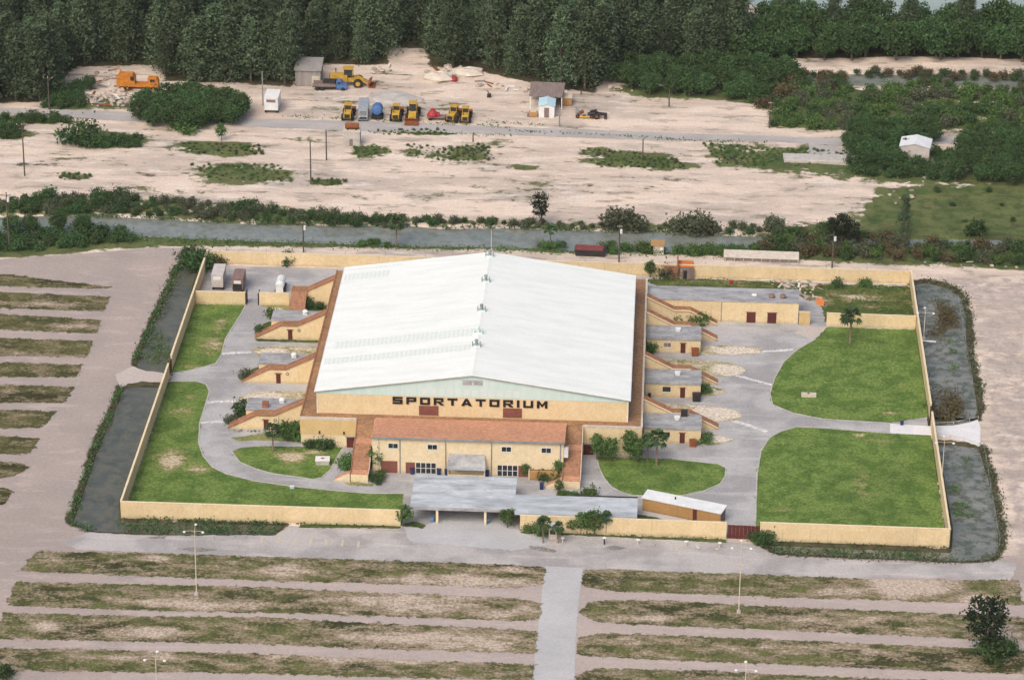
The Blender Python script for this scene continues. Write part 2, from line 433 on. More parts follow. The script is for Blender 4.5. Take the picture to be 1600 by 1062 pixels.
def sheet(name, poly, z, mat, blobs=(), step=0.8, base=0.0, fade=0.8, edge0=0.0):
    """a ground sheet cut to a polygon: grid inside, attribute mask (bareness, distance from the edge)"""
    p = np.asarray(poly, float)
    x0, y0 = p.min(0)-step*1.5; x1, y1 = p.max(0)+step*1.5
    nx = int((x1-x0)/step)+2; ny = int((y1-y0)/step)+2
    gx = x0+np.arange(nx)*step; gy = y0+np.arange(ny)*step
    X, Y = np.meshgrid(gx, gy)
    D = dist_in(poly, X, Y)
    B = base+inside_blobs(X, Y, blobs)
    idx = np.arange(nx*ny).reshape(ny, nx)
    keepf = (np.maximum.reduce([D[:-1,:-1], D[1:,:-1], D[:-1,1:], D[1:,1:]]) > -step*0.9)
    q = np.stack([idx[:-1,:-1], idx[:-1,1:], idx[1:,1:], idx[1:,:-1]], -1)[keepf]
    used, inv = np.unique(q, return_inverse=True)
    v = np.stack([X.ravel()[used], Y.ravel()[used], np.full(len(used), z)], 1)
    me = np_mesh(name, v, inv.reshape(-1, 4))
    E = np.clip(0.5+D.ravel()[used]/(2*fade), 0, 1)*(1.0-edge0)+edge0
    set_attr(me, 'mask', np.stack([B.ravel()[used], E, np.zeros(len(used)), np.ones(len(used))], 1))
    return tag(put(name, me, mat), kind='structure')

def flat(name, poly, z, mat, jitter=0.0, step=0.7):
    """a crisp paved sheet with a slightly uneven outline"""
    pts = []
    r = np.random.default_rng(len(poly)*31+int(abs(poly[0][0])*10))
    for (ax, ay), (bx, by) in zip(poly, list(poly[1:])+[poly[0]]):
        L = math.hypot(bx-ax, by-ay); n = max(1, int(L/step)) if jitter else 1
        for i in range(n):
            s = i/n; j = r.normal(0, jitter, 2) if jitter else (0, 0)
            pts.append((ax+(bx-ax)*s+j[0], ay+(by-ay)*s+j[1], z))
    me = bpy.data.meshes.new(name)
    from mathutils.geometry import tessellate_polygon
    tri = tessellate_polygon([[Vector(p) for p in pts]])
    up = []
    for (i, j, k) in tri:
        A = (pts[j][0]-pts[i][0])*(pts[k][1]-pts[i][1])-(pts[j][1]-pts[i][1])*(pts[k][0]-pts[i][0])
        up.append((i, j, k) if A > 0 else (i, k, j))
    me.from_pydata(pts, [], up); me.update()
    return tag(put(name, me, mat), kind='structure')

# ------------------------------------------------------------------ the setting: ground with canal and ditches
DITCHES = [   # bank-top outlines
    [(-114.5,111.0),(-105.9,112.4),(-92.9,113.3),(-78.1,112.5),(-55.9,111.0),(-37.8,111.6),(-19.6,112.5),(-13.7,111.4),(2.1,113.0),(16.7,112.5),(38.4,112.9),(49.2,112.2),(65.8,111.9),(123.5,114.6),(122.9,108.6),(78.5,106.9),(58.4,102.6),(38.5,100.4),(17.1,99.2),(11.7,100.3),(2.8,100.4),(-18.6,99.6),(-33.0,99.7),(-54.6,99.9),(-69.0,100.4),(-82.8,100.9),(-91.0,102.1),(-103.7,100.1),(-120.6,97.8),(-123.2,110.3)],
    [(-67.7,87.7),(-70.2,84.7),(-70.4,72.1),(-71.1,59.2),(-71.6,47.1),(-71.8,36.5),(-71.7,33.1),(-69.3,31.4),(-63.9,29.9),(-63.8,32.4),(-64.2,56.4),(-64.8,73.2),(-65.4,86.5)],
    [(-72.7,23.2),(-72.9,9.3),(-73.4,-5.0),(-73.0,-29.3),(-73.0,-35.8),(-68.3,-39.0),(-61.4,-39.3),(-49.5,-39.3),(-34.7,-38.0),(-32.6,-34.1),(-33.5,-33.1),(-63.5,-33.9),(-64.6,-26.9),(-64.6,-3.0),(-64.5,21.7),(-64.0,24.7),(-68.7,25.0)],
    [(90.8,87.7),(94.5,88.7),(99.5,85.6),(101.7,80.6),(102.0,71.4),(100.8,50.2),(101.2,36.2),(100.9,24.2),(99.8,19.7),(95.0,16.2),(90.5,15.9),(90.6,47.9),(90.8,77.4)],
    [(90.5,9.0),(94.5,9.3),(99.8,8.0),(100.7,-5.5),(101.1,-18.8),(100.4,-34.2),(98.1,-38.8),(92.2,-39.9),(74.6,-39.6),(58.8,-39.0),(56.2,-35.9),(57.1,-34.9),(90.4,-35.6),(91.3,-25.9),(91.0,-4.8)],
]
LAGOON = [(28,282),(60,272),(110,262),(175,268),(400,300),(400,900),(-400,900),(-400,420),(-60,330)]
POND = [(70.3,220.2),(83.4,221.7),(98.1,221.8),(134.0,223.1),(133.0,212.7),(123.3,211.9),(107.3,213.5),(97.5,210.9),(81.4,210.7),(76.6,214.0),(74.0,206.4),(70.8,208.0)]
GX0, GX1, GY0, GY1, GS = -150.0, 165.0, -120.0, 305.0, 0.85
gx = np.arange(GX0, GX1+GS, GS); gy = np.arange(GY0, GY1+GS, GS)
X, Y = np.meshgrid(gx, gy)
Z = np.zeros(X.shape)
wet = np.zeros(X.shape)
for i, d in enumerate(DITCHES+[LAGOON, POND]):
    D = dist_in(d, X, Y)
    Z = np.minimum(Z, -1.5*sstep(D, -0.3, 2.4))
    wet = np.maximum(wet, sstep(D, -2.6, 0.2)*(0.75 if i < 6 else 0.35))
wet = np.where(dist_in(DITCHES[0], X, Y) > -3, wet*0.6, wet)
north = sstep(Y, 95, 97)
Z += north*(Z > -0.02)*0.25*np.sin(X*0.13+1.3*np.sin(Y*0.11))*np.sin(Y*0.17)*sstep(Y, 118, 130)*(Y < 262)*(np.abs(Y-176) > 16)
green = np.zeros(X.shape); lotm = np.zeros(X.shape); dark = wet.copy()
def paint(arr, poly, s, soft=2.0):
    np.maximum(arr, s*sstep(dist_in(poly, X, Y), -soft, soft), out=arr)
# gravel parking grounds left and in front of the compound, dirt track on the right
paint(lotm, [(-150,-120),(165,-120),(165,-37.5),(-62,-37.5),(-62,93)]+[(-65.5,95.9),(-78.2,94.2),(-96.0,89.3),(-109.6,85.8)]+[(-150,86)], 1.0, 0.8)
paint(green, [(-120.1,95.6),(-83.7,101.9),(-54.8,101.4),(-18.8,101.0),(2.7,101.5),(11.6,101.4),(31.3,101.3),(58.5,108.4),(123.0,109.8),(121.7,95.6),(102.1,96.7),(73.9,97.5),(56.9,98.8),(38.5,98.9),(31.4,99.9),(17.2,98.1),(2.9,98.9),(-18.6,98.5),(-47.1,97.2),(-65.6,96.6),(-78.3,94.9),(-96.1,90.0),(-118.0,84.9)], 1.0, 2.5)
paint(green, [(-124.2,115.6),(-97.7,124.2),(-79.6,122.8),(-57.1,120.5),(-34.7,117.9),(-12.8,118.3),(1.9,117.1),(16.5,116.3),(31.1,116.9),(45.6,117.2),(60.1,116.4),(74.9,123.9),(84.2,134.7),(90.5,143.1),(96.7,146.3),(126.8,148.5),(123.4,113.8),(58.6,109.9),(38.4,111.4),(2.2,111.5),(-19.5,111.0),(-55.8,109.9),(-85.1,110.8),(-123.0,109.6)], 0.72, 5.0)
paint(green, [(45.4,170.0),(61.2,168.1),(81.1,167.1),(98.8,155.8),(127.7,157.9),(126.2,142.5),(96.5,143.5),(86.1,144.3),(68.3,147.9),(47.2,151.6)], 0.72, 5.0)
paint(green, [(60.7,182.8),(68.5,211.6),(78.1,209.5),(97.4,210.0),(132.8,210.8),(130.0,181.8),(108.2,181.1),(76.9,177.9),(61.4,178.5)], 0.8, 4)
paint(green, [(20.9,203.3),(29.5,217.1),(65.4,219.8),(62.0,211.1),(60.1,193.5),(45.8,196.9),(29.8,197.1)], 0.8, 4)
for b in [(-63.3,140.3,12.3,7.3), (-69.8,155.1,11.0,5.5), (-101.4,135.5,4.5,2.4), (-98.3,159.8,9.2,5.1), (-33.8,156.9,5.2,5.0), (-24.5,155.5,6.1,5.0,0.6), (-10.1,157.8,6.9,7.6,0.7), (-16.7,154.0,9.1,4.2,0.65),
          (-21.0,169.8,8.5,2.2,0.8), (28.2,155.6,12.9,5.8), (19.7,159.2,5.3,5.1,0.7), (38.1,153.0,7.6,4.1,0.8), (-41.8,136.6,4.2,2.8), (3.3,148.8,4.5,2.5,0.6), (-51.4,163.2,6.2,2.1,0.6), (-2.0,163.9,9.2,5.1,0.45),
          (-116.7,171.4,10.1,2.6), (-121.1,161.5,5.4,4.3), (-23.4,141.6,13.5,4.0,0.35), (12.8,140.2,18.0,4.8,0.32), (-8.0,135.5,6.0,3.2,0.45), (31.7,175.0,14.0,1.3,0.4), (-29.7,181.4,25.1,1.1,0.5), (29.9,194.8,9.5,4.6,0.4),
          (-102.9,146.0,13.6,5.8,0.4), (79.6,132.0,8.9,3.9,0.4), (-80.5,129.0,17.8,3.1,0.42), (-34.1,126.9,23.6,3.9,0.3)]:
    s = (b[4]*1.1 if len(b) > 4 else 1.0)
    np.maximum(green, s*np.clip(1.2-0.75*np.hypot((X-b[0])/b[2], (Y-b[1])/b[3]), 0, 1), out=green)
paint(green, [(85.9,139.5),(96.6,145.1),(126.7,148.1),(122.5,104.2),(74.0,100.8),(79.1,119.6)], 1.15, 6.0)
# forest floor and old track marks
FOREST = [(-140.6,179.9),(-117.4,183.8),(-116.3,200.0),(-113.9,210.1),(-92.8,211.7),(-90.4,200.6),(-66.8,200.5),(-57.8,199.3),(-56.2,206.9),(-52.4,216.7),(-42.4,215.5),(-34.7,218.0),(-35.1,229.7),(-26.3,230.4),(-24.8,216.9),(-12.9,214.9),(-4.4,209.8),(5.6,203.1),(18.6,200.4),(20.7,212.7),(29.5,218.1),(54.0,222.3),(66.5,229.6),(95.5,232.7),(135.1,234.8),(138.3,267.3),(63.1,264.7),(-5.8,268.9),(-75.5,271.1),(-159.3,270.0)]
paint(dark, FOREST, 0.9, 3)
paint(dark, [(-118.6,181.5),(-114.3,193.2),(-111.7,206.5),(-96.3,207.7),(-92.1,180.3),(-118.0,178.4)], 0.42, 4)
paint(green, [(-116.8,180.3),(-111.9,188.8),(-94.4,190.1),(-92.9,180.3),(-116.3,177.6)], 0.55, 3)
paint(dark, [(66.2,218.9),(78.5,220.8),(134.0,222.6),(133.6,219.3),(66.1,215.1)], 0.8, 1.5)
paint(lotm, [(91.1,92.0),(101.8,92.7),(121.4,92.7),(107.9,-45.9),(102.1,-46.3),(101.1,-37.9),(102.3,-20.0),(100.8,9.7),(101.3,24.2),(102.2,61.5),(102.4,78.2),(99.9,86.3),(91.1,89.9)], 0.5, 2.5)
paint(lotm, [(-72.9,89.5),(-73.2,79.6),(-72.9,54.1),(-72.7,36.5),(-72.8,24.1),(-73.2,9.2),(-73.8,-8.4),(-73.7,-29.4),(-73.3,-37.1),(-75.2,-37.2),(-75.5,-14.8),(-75.2,7.7),(-75.0,30.1),(-75.2,52.3),(-75.2,79.4)], 1.6, 2.5)
paint(lotm, [(-60,-130),(-56,-58),(-54,-46),(140,-46),(150,-130)], 1.30, 2.0)
paint(green, [(-118.0,178.4),(-95.8,178.3),(-70.2,176.6),(-32.5,176.8),(-1.1,176.0),(45.8,174.7),(81.4,174.8),(81.1,167.1),(45.7,168.7),(-0.7,169.1),(-31.8,169.4),(-69.4,170.1),(-116.9,172.3)], 0.28, 3)
green = np.maximum(green, 0.21*north*(Y < 262))
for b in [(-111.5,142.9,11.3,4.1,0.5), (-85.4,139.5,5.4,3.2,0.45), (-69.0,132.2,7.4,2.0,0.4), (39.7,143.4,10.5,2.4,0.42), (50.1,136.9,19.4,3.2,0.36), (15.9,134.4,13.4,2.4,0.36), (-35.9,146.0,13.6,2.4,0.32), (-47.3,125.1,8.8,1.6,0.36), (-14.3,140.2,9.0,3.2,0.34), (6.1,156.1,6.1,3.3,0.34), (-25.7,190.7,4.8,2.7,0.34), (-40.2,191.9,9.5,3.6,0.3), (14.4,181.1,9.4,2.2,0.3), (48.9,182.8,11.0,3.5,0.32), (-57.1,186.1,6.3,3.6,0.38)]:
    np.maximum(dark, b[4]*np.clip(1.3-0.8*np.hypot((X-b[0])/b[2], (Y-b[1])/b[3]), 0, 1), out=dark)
n = (np.sin(X*0.07+Y*0.05)+np.sin(X*0.031-Y*0.083))*0.04
zone = np.stack([green+n, lotm, dark, np.ones(X.shape)], -1).reshape(-1, 4)
ny, nx = X.shape
idx = np.arange(nx*ny).reshape(ny, nx)
quads = np.stack([idx[:-1,:-1], idx[:-1,1:], idx[1:,1:], idx[1:,:-1]], -1).reshape(-1, 4)
vv = np.stack([X, Y, Z], -1).reshape(-1, 3)
# skirt out to the horizon, welded as one sheet
bx = [-6000, GX0, gx[-1], 6000]; by = [-6000, GY0, gy[-1], 9000]
o = len(vv); ring = [(x, y, 0.0 if not (k == 3) else -1.5) for k, y in enumerate(by) for x in bx]
ring[13] = (bx[1], by[3], -1.5)
rq = [(o+r*4+c, o+r*4+c+1, o+r*4+c+5, o+r*4+c+4) for r in range(3) for c in range(3) if (r, c) != (1, 1)]
for k in range(len(ring)):
    x, y, z = ring[k]; ring[k] = (x, y, -0.02 if z == 0 else -0.02)
gm_ = np_mesh('ground', np.vstack([vv, np.array(ring)]), np.vstack([quads, np.array(rq)]))
rz_ = np.array([[0.8 if y > 200 else 0.2, 0.8 if y < 0 else 0.0, 0.2, 1] for x, y, z in ring])
set_attr(gm_, 'zone', np.vstack([zone, rz_]))
for pl in gm_.polygons: pass
tag(put('ground', gm_, 'ground'), kind='structure')

def water_plane(name, x0, x1, y0, y1, z, mat):
    m = MB(); m.add([(x0,y0,z),(x1,y0,z),(x1,y1,z),(x0,y1,z)], [(0,1,2,3)])
    return tag(m.build(name, mat), kind='structure')
water_plane('canal_water', -149, 164, 94, 122, -0.38, 'canal_water')
water_plane('ditch_water', -78, -60.5, 24, 93, -0.42, 'dark_ditch_water')
water_plane('ditch_water', -76, -28, -45, 31, -0.42, 'dark_ditch_water')
water_plane('ditch_water', 90, 106, 20, 90, -0.42, 'ditch_water')
water_plane('ditch_water', 50, 106, -46, 21, -0.42, 'ditch_water')
water_plane('lagoon_water', -149, 164, 255, 304, -0.55, 'lagoon_water')
water_plane('pond_water', 55, 164, 195, 226, -0.58, 'canal_water')

# ------------------------------------------------------------------ roads and paving
flat('front_road', [(-68.6,-39.6),(-58.9,-40.2),(-34.1,-38.5),(-31.9,-34.8),(-26.3,-33.4),(-11.0,-33.4),(-2.8,-27.2),(4.4,-26.7),(11.0,-33.7),(21.6,-34.7),(33.4,-34.9),(49.4,-35.4),(54.2,-36.1),(57.1,-38.9),(60.0,-40.4),(74.6,-41.1),(92.1,-41.4),(99.2,-39.5),(102.7,-40.2),(100.9,-46.9),(90.5,-46.6),(75.4,-47.6),(56.9,-47.7),(39.5,-47.6),(27.8,-47.2),(23.4,-47.7),(16.4,-47.5),(10.3,-46.9),(-13.2,-46.8),(-36.7,-46.9),(-57.7,-46.6),(-69.8,-46.4),(-73.2,-43.7)], 0.02, 'front_road', 0.10)
flat('avenue', [(16.3,-47.0),(23.3,-47.3),(22.9,-57.6),(22.8,-67.4),(23.0,-87.3),(23.0,-97.4),(15.7,-97.9),(15.9,-87.8),(16.0,-67.3),(16.2,-55.7)], 0.035, 'avenue', 0.06)
flat('far_road', [(-137.4,180.1),(-127.7,179.0),(-111.7,178.9),(-93.9,178.4),(-70.7,176.6),(-63.9,176.2),(-36.4,176.5),(-24.6,176.1),(-1.0,175.2),(17.7,174.8),(38.0,174.1),(61.3,173.7),(81.4,173.5),(104.8,176.5),(129.7,178.8),(129.3,174.4),(104.4,171.8),(81.2,168.3),(61.2,170.3),(38.0,169.0),(17.9,169.2),(-0.8,170.0),(-16.3,170.1),(-35.8,170.0),(-63.2,170.6),(-69.6,171.4),(-91.9,171.9),(-103.1,172.9),(-112.6,174.8),(-126.9,175.1),(-136.4,175.2)], 0.06, 'far_road', 0.12)
flat('side_road', [(71.2,169.3),(76.6,168.4),(81.8,165.4),(80.8,160.3),(69.4,161.6),(70.6,165.4)], 0.075, 'far_road', 0.12)
flat('compound_paving', [(-63.0,-33.0),(9,-33.0),(10,-33.2),(89.9,-33.6),(89.9,86),(-63.0,86)], 0.03, 'asphalt')
flat('left_causeway', [(-72.6,22.3),(-71.5,24.2),(-68.8,25.6),(-64.0,25.4),(-63.1,27.9),(-63.6,29.7),(-69.2,30.8),(-71.8,32.8),(-74.8,28.6)], 0.05, 'walk', 0.1)
bridge = thing('concrete_bridge', 'white concrete slab bridge flaring over the right ditch', 'bridge', (90, 18, 0))
MB().prism([(a-90, b-18) for a, b in [(82.4,16.5),(82.2,12.2),(89.9,11.8),(93.9,11.3),(96.4,10.0),(99.6,7.7),(100.3,16.0),(100.0,19.5),(98.3,18.2),(95.0,16.5),(90.1,15.9)]], 'z', -0.45, 0.10).build('deck', 'pale_concrete', bridge)
for q in ([(91.2,16.2),(95.0,16.8),(98.3,18.5),(100.1,19.8)], [(90.9,11.6),(93.9,11.0),(96.4,9.7),(99.4,7.7)]):
    for i, (a, b) in enumerate(q):
        MB().tube((a-90, b-18, 0.1), (a-90, b-18, 0.75), 0.05, 0.05, 6).build('rail_post', 'coping', bridge)
    MB().path([(a-90, b-18, 0.72) for a, b in q], 0.035, 5).build('rail', 'coping', bridge)
flat('entrance_apron', [(-10.7,-33.4),(-6.6,-32.1),(-2.6,-30.3),(4.6,-30.3),(9.5,-32.0),(13.3,-35.8),(19.3,-37.4),(10.0,-41.5),(-9.1,-39.3)], 0.045, 'avenue', 0.15)
flat('side_drive_apron', [(67.5,62.4),(71.4,62.3),(70.6,59.0),(68.3,55.9),(64.4,58.9)], 0.045, 'walk', 0.1)
flat('median_walk', [(16.6,-35.6),(18.3,-35.5),(18.9,-39.2),(16.8,-39.3)], 0.055, 'walk', 0.03)

# pale kerbs where the drive meets the lawns
def kerb(pts, w=0.22):
    m = MB(); p = [np.array(q) for q in pts]
    for a, b in zip(p[:-1], p[1:]):
        d = (b-a)/np.linalg.norm(b-a); n = np.array([-d[1], d[0]])*w/2
        q = [a-n, b-n, b+n, a+n]
        m.hexa([(*t, 0.0) for t in q], [(*t, 0.115) for t in q])
    return tag(m.build('kerb', 'concrete'), kind='structure')
for q in ([(-52.5,65.2),(-52.9,60.5),(-54.0,52.2),(-54.6,47.3),(-54.4,39.3),(-55.0,35.2),(-58.8,32.2),(-63.4,29.7)], [(-63.6,26.0),(-58.0,26.4),(-55.7,25.3),(-54.5,21.8),(-54.5,14.9),(-54.5,7.6),(-53.5,-1.4),(-51.9,-6.9),(-49.4,-11.7),(-46.2,-14.5),(-40.3,-17.0),(-34.0,-18.5),(-26.9,-19.6),(-18.5,-20.6),(-11.8,-20.2)],
          [(-25.2,-2.0),(-25.4,-3.4),(-26.7,-11.5),(-27.9,-14.6),(-29.5,-15.5),(-33.8,-14.4),(-37.4,-13.6),(-40.9,-11.9),(-44.4,-9.2),(-46.5,-4.9)], [(24.6,-2.5),(25.1,-6.9),(26.1,-10.9),(27.6,-14.6),(29.6,-16.8),(31.8,-18.0),(38.7,-17.8),(41.3,-17.3),(45.3,-15.2),(48.4,-12.1),(49.4,-9.0),(49.6,-5.2),(48.1,-3.6),(39.2,-2.1)],
          [(69.0,56.0),(64.8,50.2),(62.0,44.3),(59.8,35.8),(58.8,28.8),(59.2,23.7),(63.0,20.1),(69.3,17.6),(82.3,16.8)], [(83.3,12.0),(77.1,12.7),(69.1,13.6),(63.8,13.8),(60.6,11.5),(58.3,8.5),(56.5,2.5),(55.6,-7.2),(55.2,-18.0),(55.0,-27.1)]):
    kerb(q)

# parking verges (grass strips between the gravel lanes)
BARE = [(-55.8,-48.9,3.5,1.5,0.2), (-31.3,-52.1,7.0,2.4,0.22), (-19.4,-48.9,3.5,1.0,0.15), (3.1,-53.7,15.0,2.4,0.3), (10.4,-48.9,7.0,1.5,0.16), (-45.9,-65.2,12.5,2.1,0.28), (-7.3,-62.0,14.8,4.2,0.26), (8.9,-65.1,7.9,2.1,0.2),
        (-70.0,-74.9,2.7,2.7,0.25), (-51.7,-75.9,7.8,2.0,0.25), (-0.6,-75.2,19.0,4.0,0.26), (-51.0,-84.4,8.8,1.3,0.2), (-14.5,-82.8,16.6,1.5,0.22), (82.2,-50.1,8.1,4.3,0.42), (70.6,-53.0,5.8,2.4,0.25), (93.4,-54.1,5.7,1.9,0.3),
        (35.1,-65.2,7.9,1.4,0.2), (66.8,-63.5,13.6,2.3,0.14), (82.4,-66.3,6.8,1.8,0.16), (31.8,-73.1,6.7,1.6,0.16), (61.9,-73.8,16.7,1.6,0.12), (97.0,-66.5,4.5,4.6,0.25), (13.4,-63.4,2.3,1.9,0.2)]
strips = [
    [(-77.0,-47.6),(-57.6,-47.1),(-36.6,-47.1),(-13.1,-47.0),(10.3,-47.2),(16.4,-47.7),(16.2,-53.8),(10.7,-55.6),(-15.3,-55.6),(-35.6,-55.8),(-61.8,-55.6),(-78.5,-55.3)],
    [(-78.7,-59.4),(-61.2,-59.0),(-35.2,-58.4),(-12.1,-59.0),(10.9,-59.3),(16.1,-60.9),(16.1,-66.7),(11.3,-67.4),(-11.4,-67.3),(-34.1,-67.5),(-54.0,-68.1),(-78.5,-67.9)],
    [(-78.7,-70.7),(-53.7,-70.4),(-33.9,-69.3),(-16.8,-70.0),(11.5,-70.6),(16.0,-71.4),(15.8,-79.1),(11.9,-78.6),(-10.4,-78.8),(-32.8,-78.5),(-52.3,-79.1),(-78.0,-79.7)],
    [(-79.1,-83.1),(-51.8,-82.6),(-32.4,-82.0),(-10.0,-82.7),(12.1,-82.4),(15.9,-82.6),(15.8,-87.8),(12.4,-87.8),(-9.6,-88.4),(-31.6,-88.5),(-50.8,-89.4),(-77.7,-90.5)],
    [(-77.0,-93.9),(-50.2,-93.4),(-31.0,-93.0),(-9.1,-93.2),(16.0,-93.3),(16.0,-97.9),(-75.4,-101.8)],
    [(23.4,-48.2),(27.8,-47.7),(39.5,-47.6),(56.9,-47.7),(75.4,-48.1),(90.5,-47.4),(102.1,-46.6),(102.4,-55.8),(89.9,-55.7),(75.1,-55.5),(56.7,-55.8),(51.0,-55.7),(28.0,-55.4),(23.4,-53.8)],
    [(25.5,-59.3),(39.5,-58.4),(46.6,-59.1),(56.7,-59.3),(79.4,-59.7),(89.6,-60.1),(130.1,-60.9),(129.0,-69.6),(90.1,-68.6),(84.5,-68.2),(56.5,-67.6),(39.6,-67.6),(26.3,-66.9),(23.1,-63.9)],
    [(23.4,-72.5),(27.3,-71.1),(39.6,-71.0),(56.4,-71.2),(89.9,-71.9),(128.6,-72.2),(127.6,-80.2),(83.8,-80.0),(56.3,-79.5),(39.7,-79.5),(23.2,-78.6)],
    [(23.3,-85.5),(26.5,-83.2),(45.2,-82.8),(56.2,-83.2),(78.1,-83.4),(127.2,-83.2),(126.0,-92.1),(23.1,-94.9)],
]
for s in strips: sheet('grass_verge', s, 0.045, 'verge', BARE, 0.7, 0.0, 0.7)
left_strips = [
    [(-150.5,77.9),(-104.9,77.3),(-93.4,74.6),(-82.1,72.3),(-85.9,71.4),(-148.7,70.7)], [(-148.0,68.0),(-106.1,67.9),(-82.1,67.2),(-82.3,59.7),(-104.6,59.8),(-146.0,59.9)], [(-145.2,56.6),(-103.9,56.6),(-82.2,55.1),(-82.0,48.3),(-102.4,48.8),(-143.3,48.8)],
    [(-142.1,44.3),(-101.6,44.6),(-82.0,44.4),(-81.9,36.5),(-100.0,36.1),(-140.0,35.9)], [(-139.2,32.5),(-99.3,32.7),(-82.2,32.7),(-82.4,26.8),(-98.0,25.7),(-137.5,25.4)], [(-136.6,21.8),(-97.3,22.1),(-82.2,22.0),(-82.6,14.8),(-95.7,13.9),(-134.5,13.5)],
    [(-133.7,10.3),(-95.0,10.7),(-83.7,10.6),(-85.3,3.2),(-93.5,2.6),(-131.7,2.0)], [(-130.8,-1.6),(-92.8,-1.0),(-84.9,-1.6),(-85.5,-8.4),(-91.3,-8.8),(-128.8,-9.7)], [(-127.9,-13.0),(-90.6,-12.3),(-85.9,-12.6),(-84.8,-14.1),(-86.4,-17.8),(-89.3,-19.0),(-126.2,-20.2)], [(-125.4,-23.4),(-88.5,-23.0),(-86.1,-23.9),(-86.1,-29.2),(-87.2,-30.0),(-123.4,-31.2)],
]
for s in left_strips: sheet('grass_verge', s, 0.045, 'verge_left', [(-96.8,62.4,12.3,2.0,0.16), (-86.6,51.5,5.4,1.9,0.2), (-90.8,36.8,10.5,1.2,0.15)], 0.7, 0.0, 0.6)

# lawns inside the compound
XL, XR = -63.3, 90.2
LA = [(XL,64.6)]+[(-52.5,65.2),(-52.9,60.5),(-54.0,52.2),(-54.6,47.3),(-54.4,39.3),(-55.0,35.2),(-58.8,32.2),(-63.4,29.7)]+[(XL,32.5)]
sheet('lawn', LA, 0.06, 'lawn', [(-57.1,43.9,2.9,5.1,0.3), (-56.6,55.3,1.9,4.6,0.22), (-59.7,33.3,3.3,1.5,0.2)], 0.5, -0.05, 0.22)
LB = [(XL,28.0)]+[(-63.6,26.0),(-58.0,26.4),(-55.7,25.3),(-54.5,21.8),(-54.5,14.9),(-54.5,7.6),(-53.5,-1.4),(-51.9,-6.9),(-49.4,-11.7),(-46.2,-14.5),(-40.3,-17.0),(-34.0,-18.5),(-26.9,-19.6),(-18.5,-20.6),(-11.8,-20.2),(-11.6,-26.5)]+[(-11.0,-33.0),(XL,-33.0)]
sheet('lawn', LB, 0.06, 'lawn', [(-57.7,-9.0,3.2,5.0,0.42), (-52.0,-12.7,3.2,2.7,0.3), (-58.6,11.7,3.1,2.9,0.22), (-57.6,18.6,1.3,1.2,0.2), (-50.8,-21.2,1.5,1.1,0.15)], 0.5, -0.07, 0.22)
sheet('lawn', [(-46.5,-4.9),(-45.1,-3.1),(-42.1,-2.1),(-33.9,-1.8),(-25.1,-1.4),(-25.4,-3.4),(-26.7,-11.5),(-27.9,-14.6),(-29.5,-15.5),(-33.8,-14.4),(-37.4,-13.6),(-40.9,-11.9),(-44.4,-9.2)], 0.06, 'lawn', [(-34.7,-6.3,3.0,2.5,0.5), (-30.6,-3.8,3.1,1.1,0.3)], 0.4, -0.04, 0.22)
sheet('lawn', [(-47.3,1.3),(-42.7,3.0),(-39.2,5.0),(-34.4,5.6),(-33.9,0.5),(-42.4,0.5),(-45.5,-0.0)], 0.06, 'island', [], 0.4, -0.2, 0.25)
sheet('lawn', [(24.6,-2.2),(25.1,-6.9),(26.1,-10.9),(27.6,-14.6),(29.6,-16.8),(31.8,-18.0),(38.7,-17.8),(41.3,-17.3),(45.3,-15.2),(48.4,-12.1),(49.4,-9.0),(49.6,-5.2),(48.1,-3.6),(39.2,-2.1)], 0.06, 'lawn', [], 0.4, -0.12, 0.2)
LE = [(71.6,62.2)]+[(69.0,56.0),(64.8,50.2),(62.0,44.3),(59.8,35.8),(58.8,28.8),(59.2,23.7),(63.0,20.1),(69.3,17.6),(82.3,16.8)]+[(XR,20.3),(XR,62.0)]
sheet('lawn', LE, 0.06, 'lawn', [(82.6,21.5,2.6,1.2,0.25), (72.3,19.9,2.6,1.2,0.2), (64.8,49.9,2.1,1.0,0.2), (86.0,36.1,1.3,1.8,0.2)], 0.5, -0.10, 0.22)
LF = [(XR,15.2)]+[(83.3,12.0),(77.1,12.7),(69.1,13.6),(63.8,13.8),(60.6,11.5),(58.3,8.5),(56.5,2.5),(55.6,-7.2),(55.2,-18.0),(55.0,-27.1)]+[(55.7,-33.4),(XR,-33.4)]
sheet('lawn', LF, 0.06, 'lawn', [(75.3,-11.3,2.0,10.9,0.2), (76.0,10.9,2.0,0.9,0.4), (80.7,8.9,3.8,1.1,0.2), (60.4,-21.6,4.8,2.6,0.12)], 0.5, -0.10, 0.22)
sheet('rough_grass', [(33.3,85.0),(45.6,85.9),(56.7,85.3),(70.7,84.9),(90.4,84.9)]+[(XR,85.5),(XR,63.0),(71.6,63.4)]+[(70.6,74.6),(66.9,77.1),(66.1,80.1),(38.6,80.9),(33.7,82.3)], 0.06, 'rough_grass', [(78.7,78.2,5.5,2.1,0.3), (70.4,75.9,2.8,2.7,0.3), (48.4,84.7,8.4,1.0,0.2)], 0.6, 0.0, 0.4)
sheet('rough_grass', [(-63.8,69.2),(-53.1,69.9),(-52.3,65.9),(-63.7,65.1)], 0.06, 'rough_grass', [], 0.5, -0.2, 0.25)
sheet('rough_grass', [(-49.1,65.5),(-42.8,65.6),(-42.7,61.9),(-44.6,60.4),(-47.3,62.9)], 0.06, 'island', [(-45.9,63.0,1.6,1.3,0.4)], 0.4, -0.1, 0.25)
sheet('rough_grass', [(-39.9,68.1),(-35.1,66.4),(-35.3,63.1),(-39.3,62.8)], 0.06, 'rough_grass', [], 0.4, -0.2, 0.25)
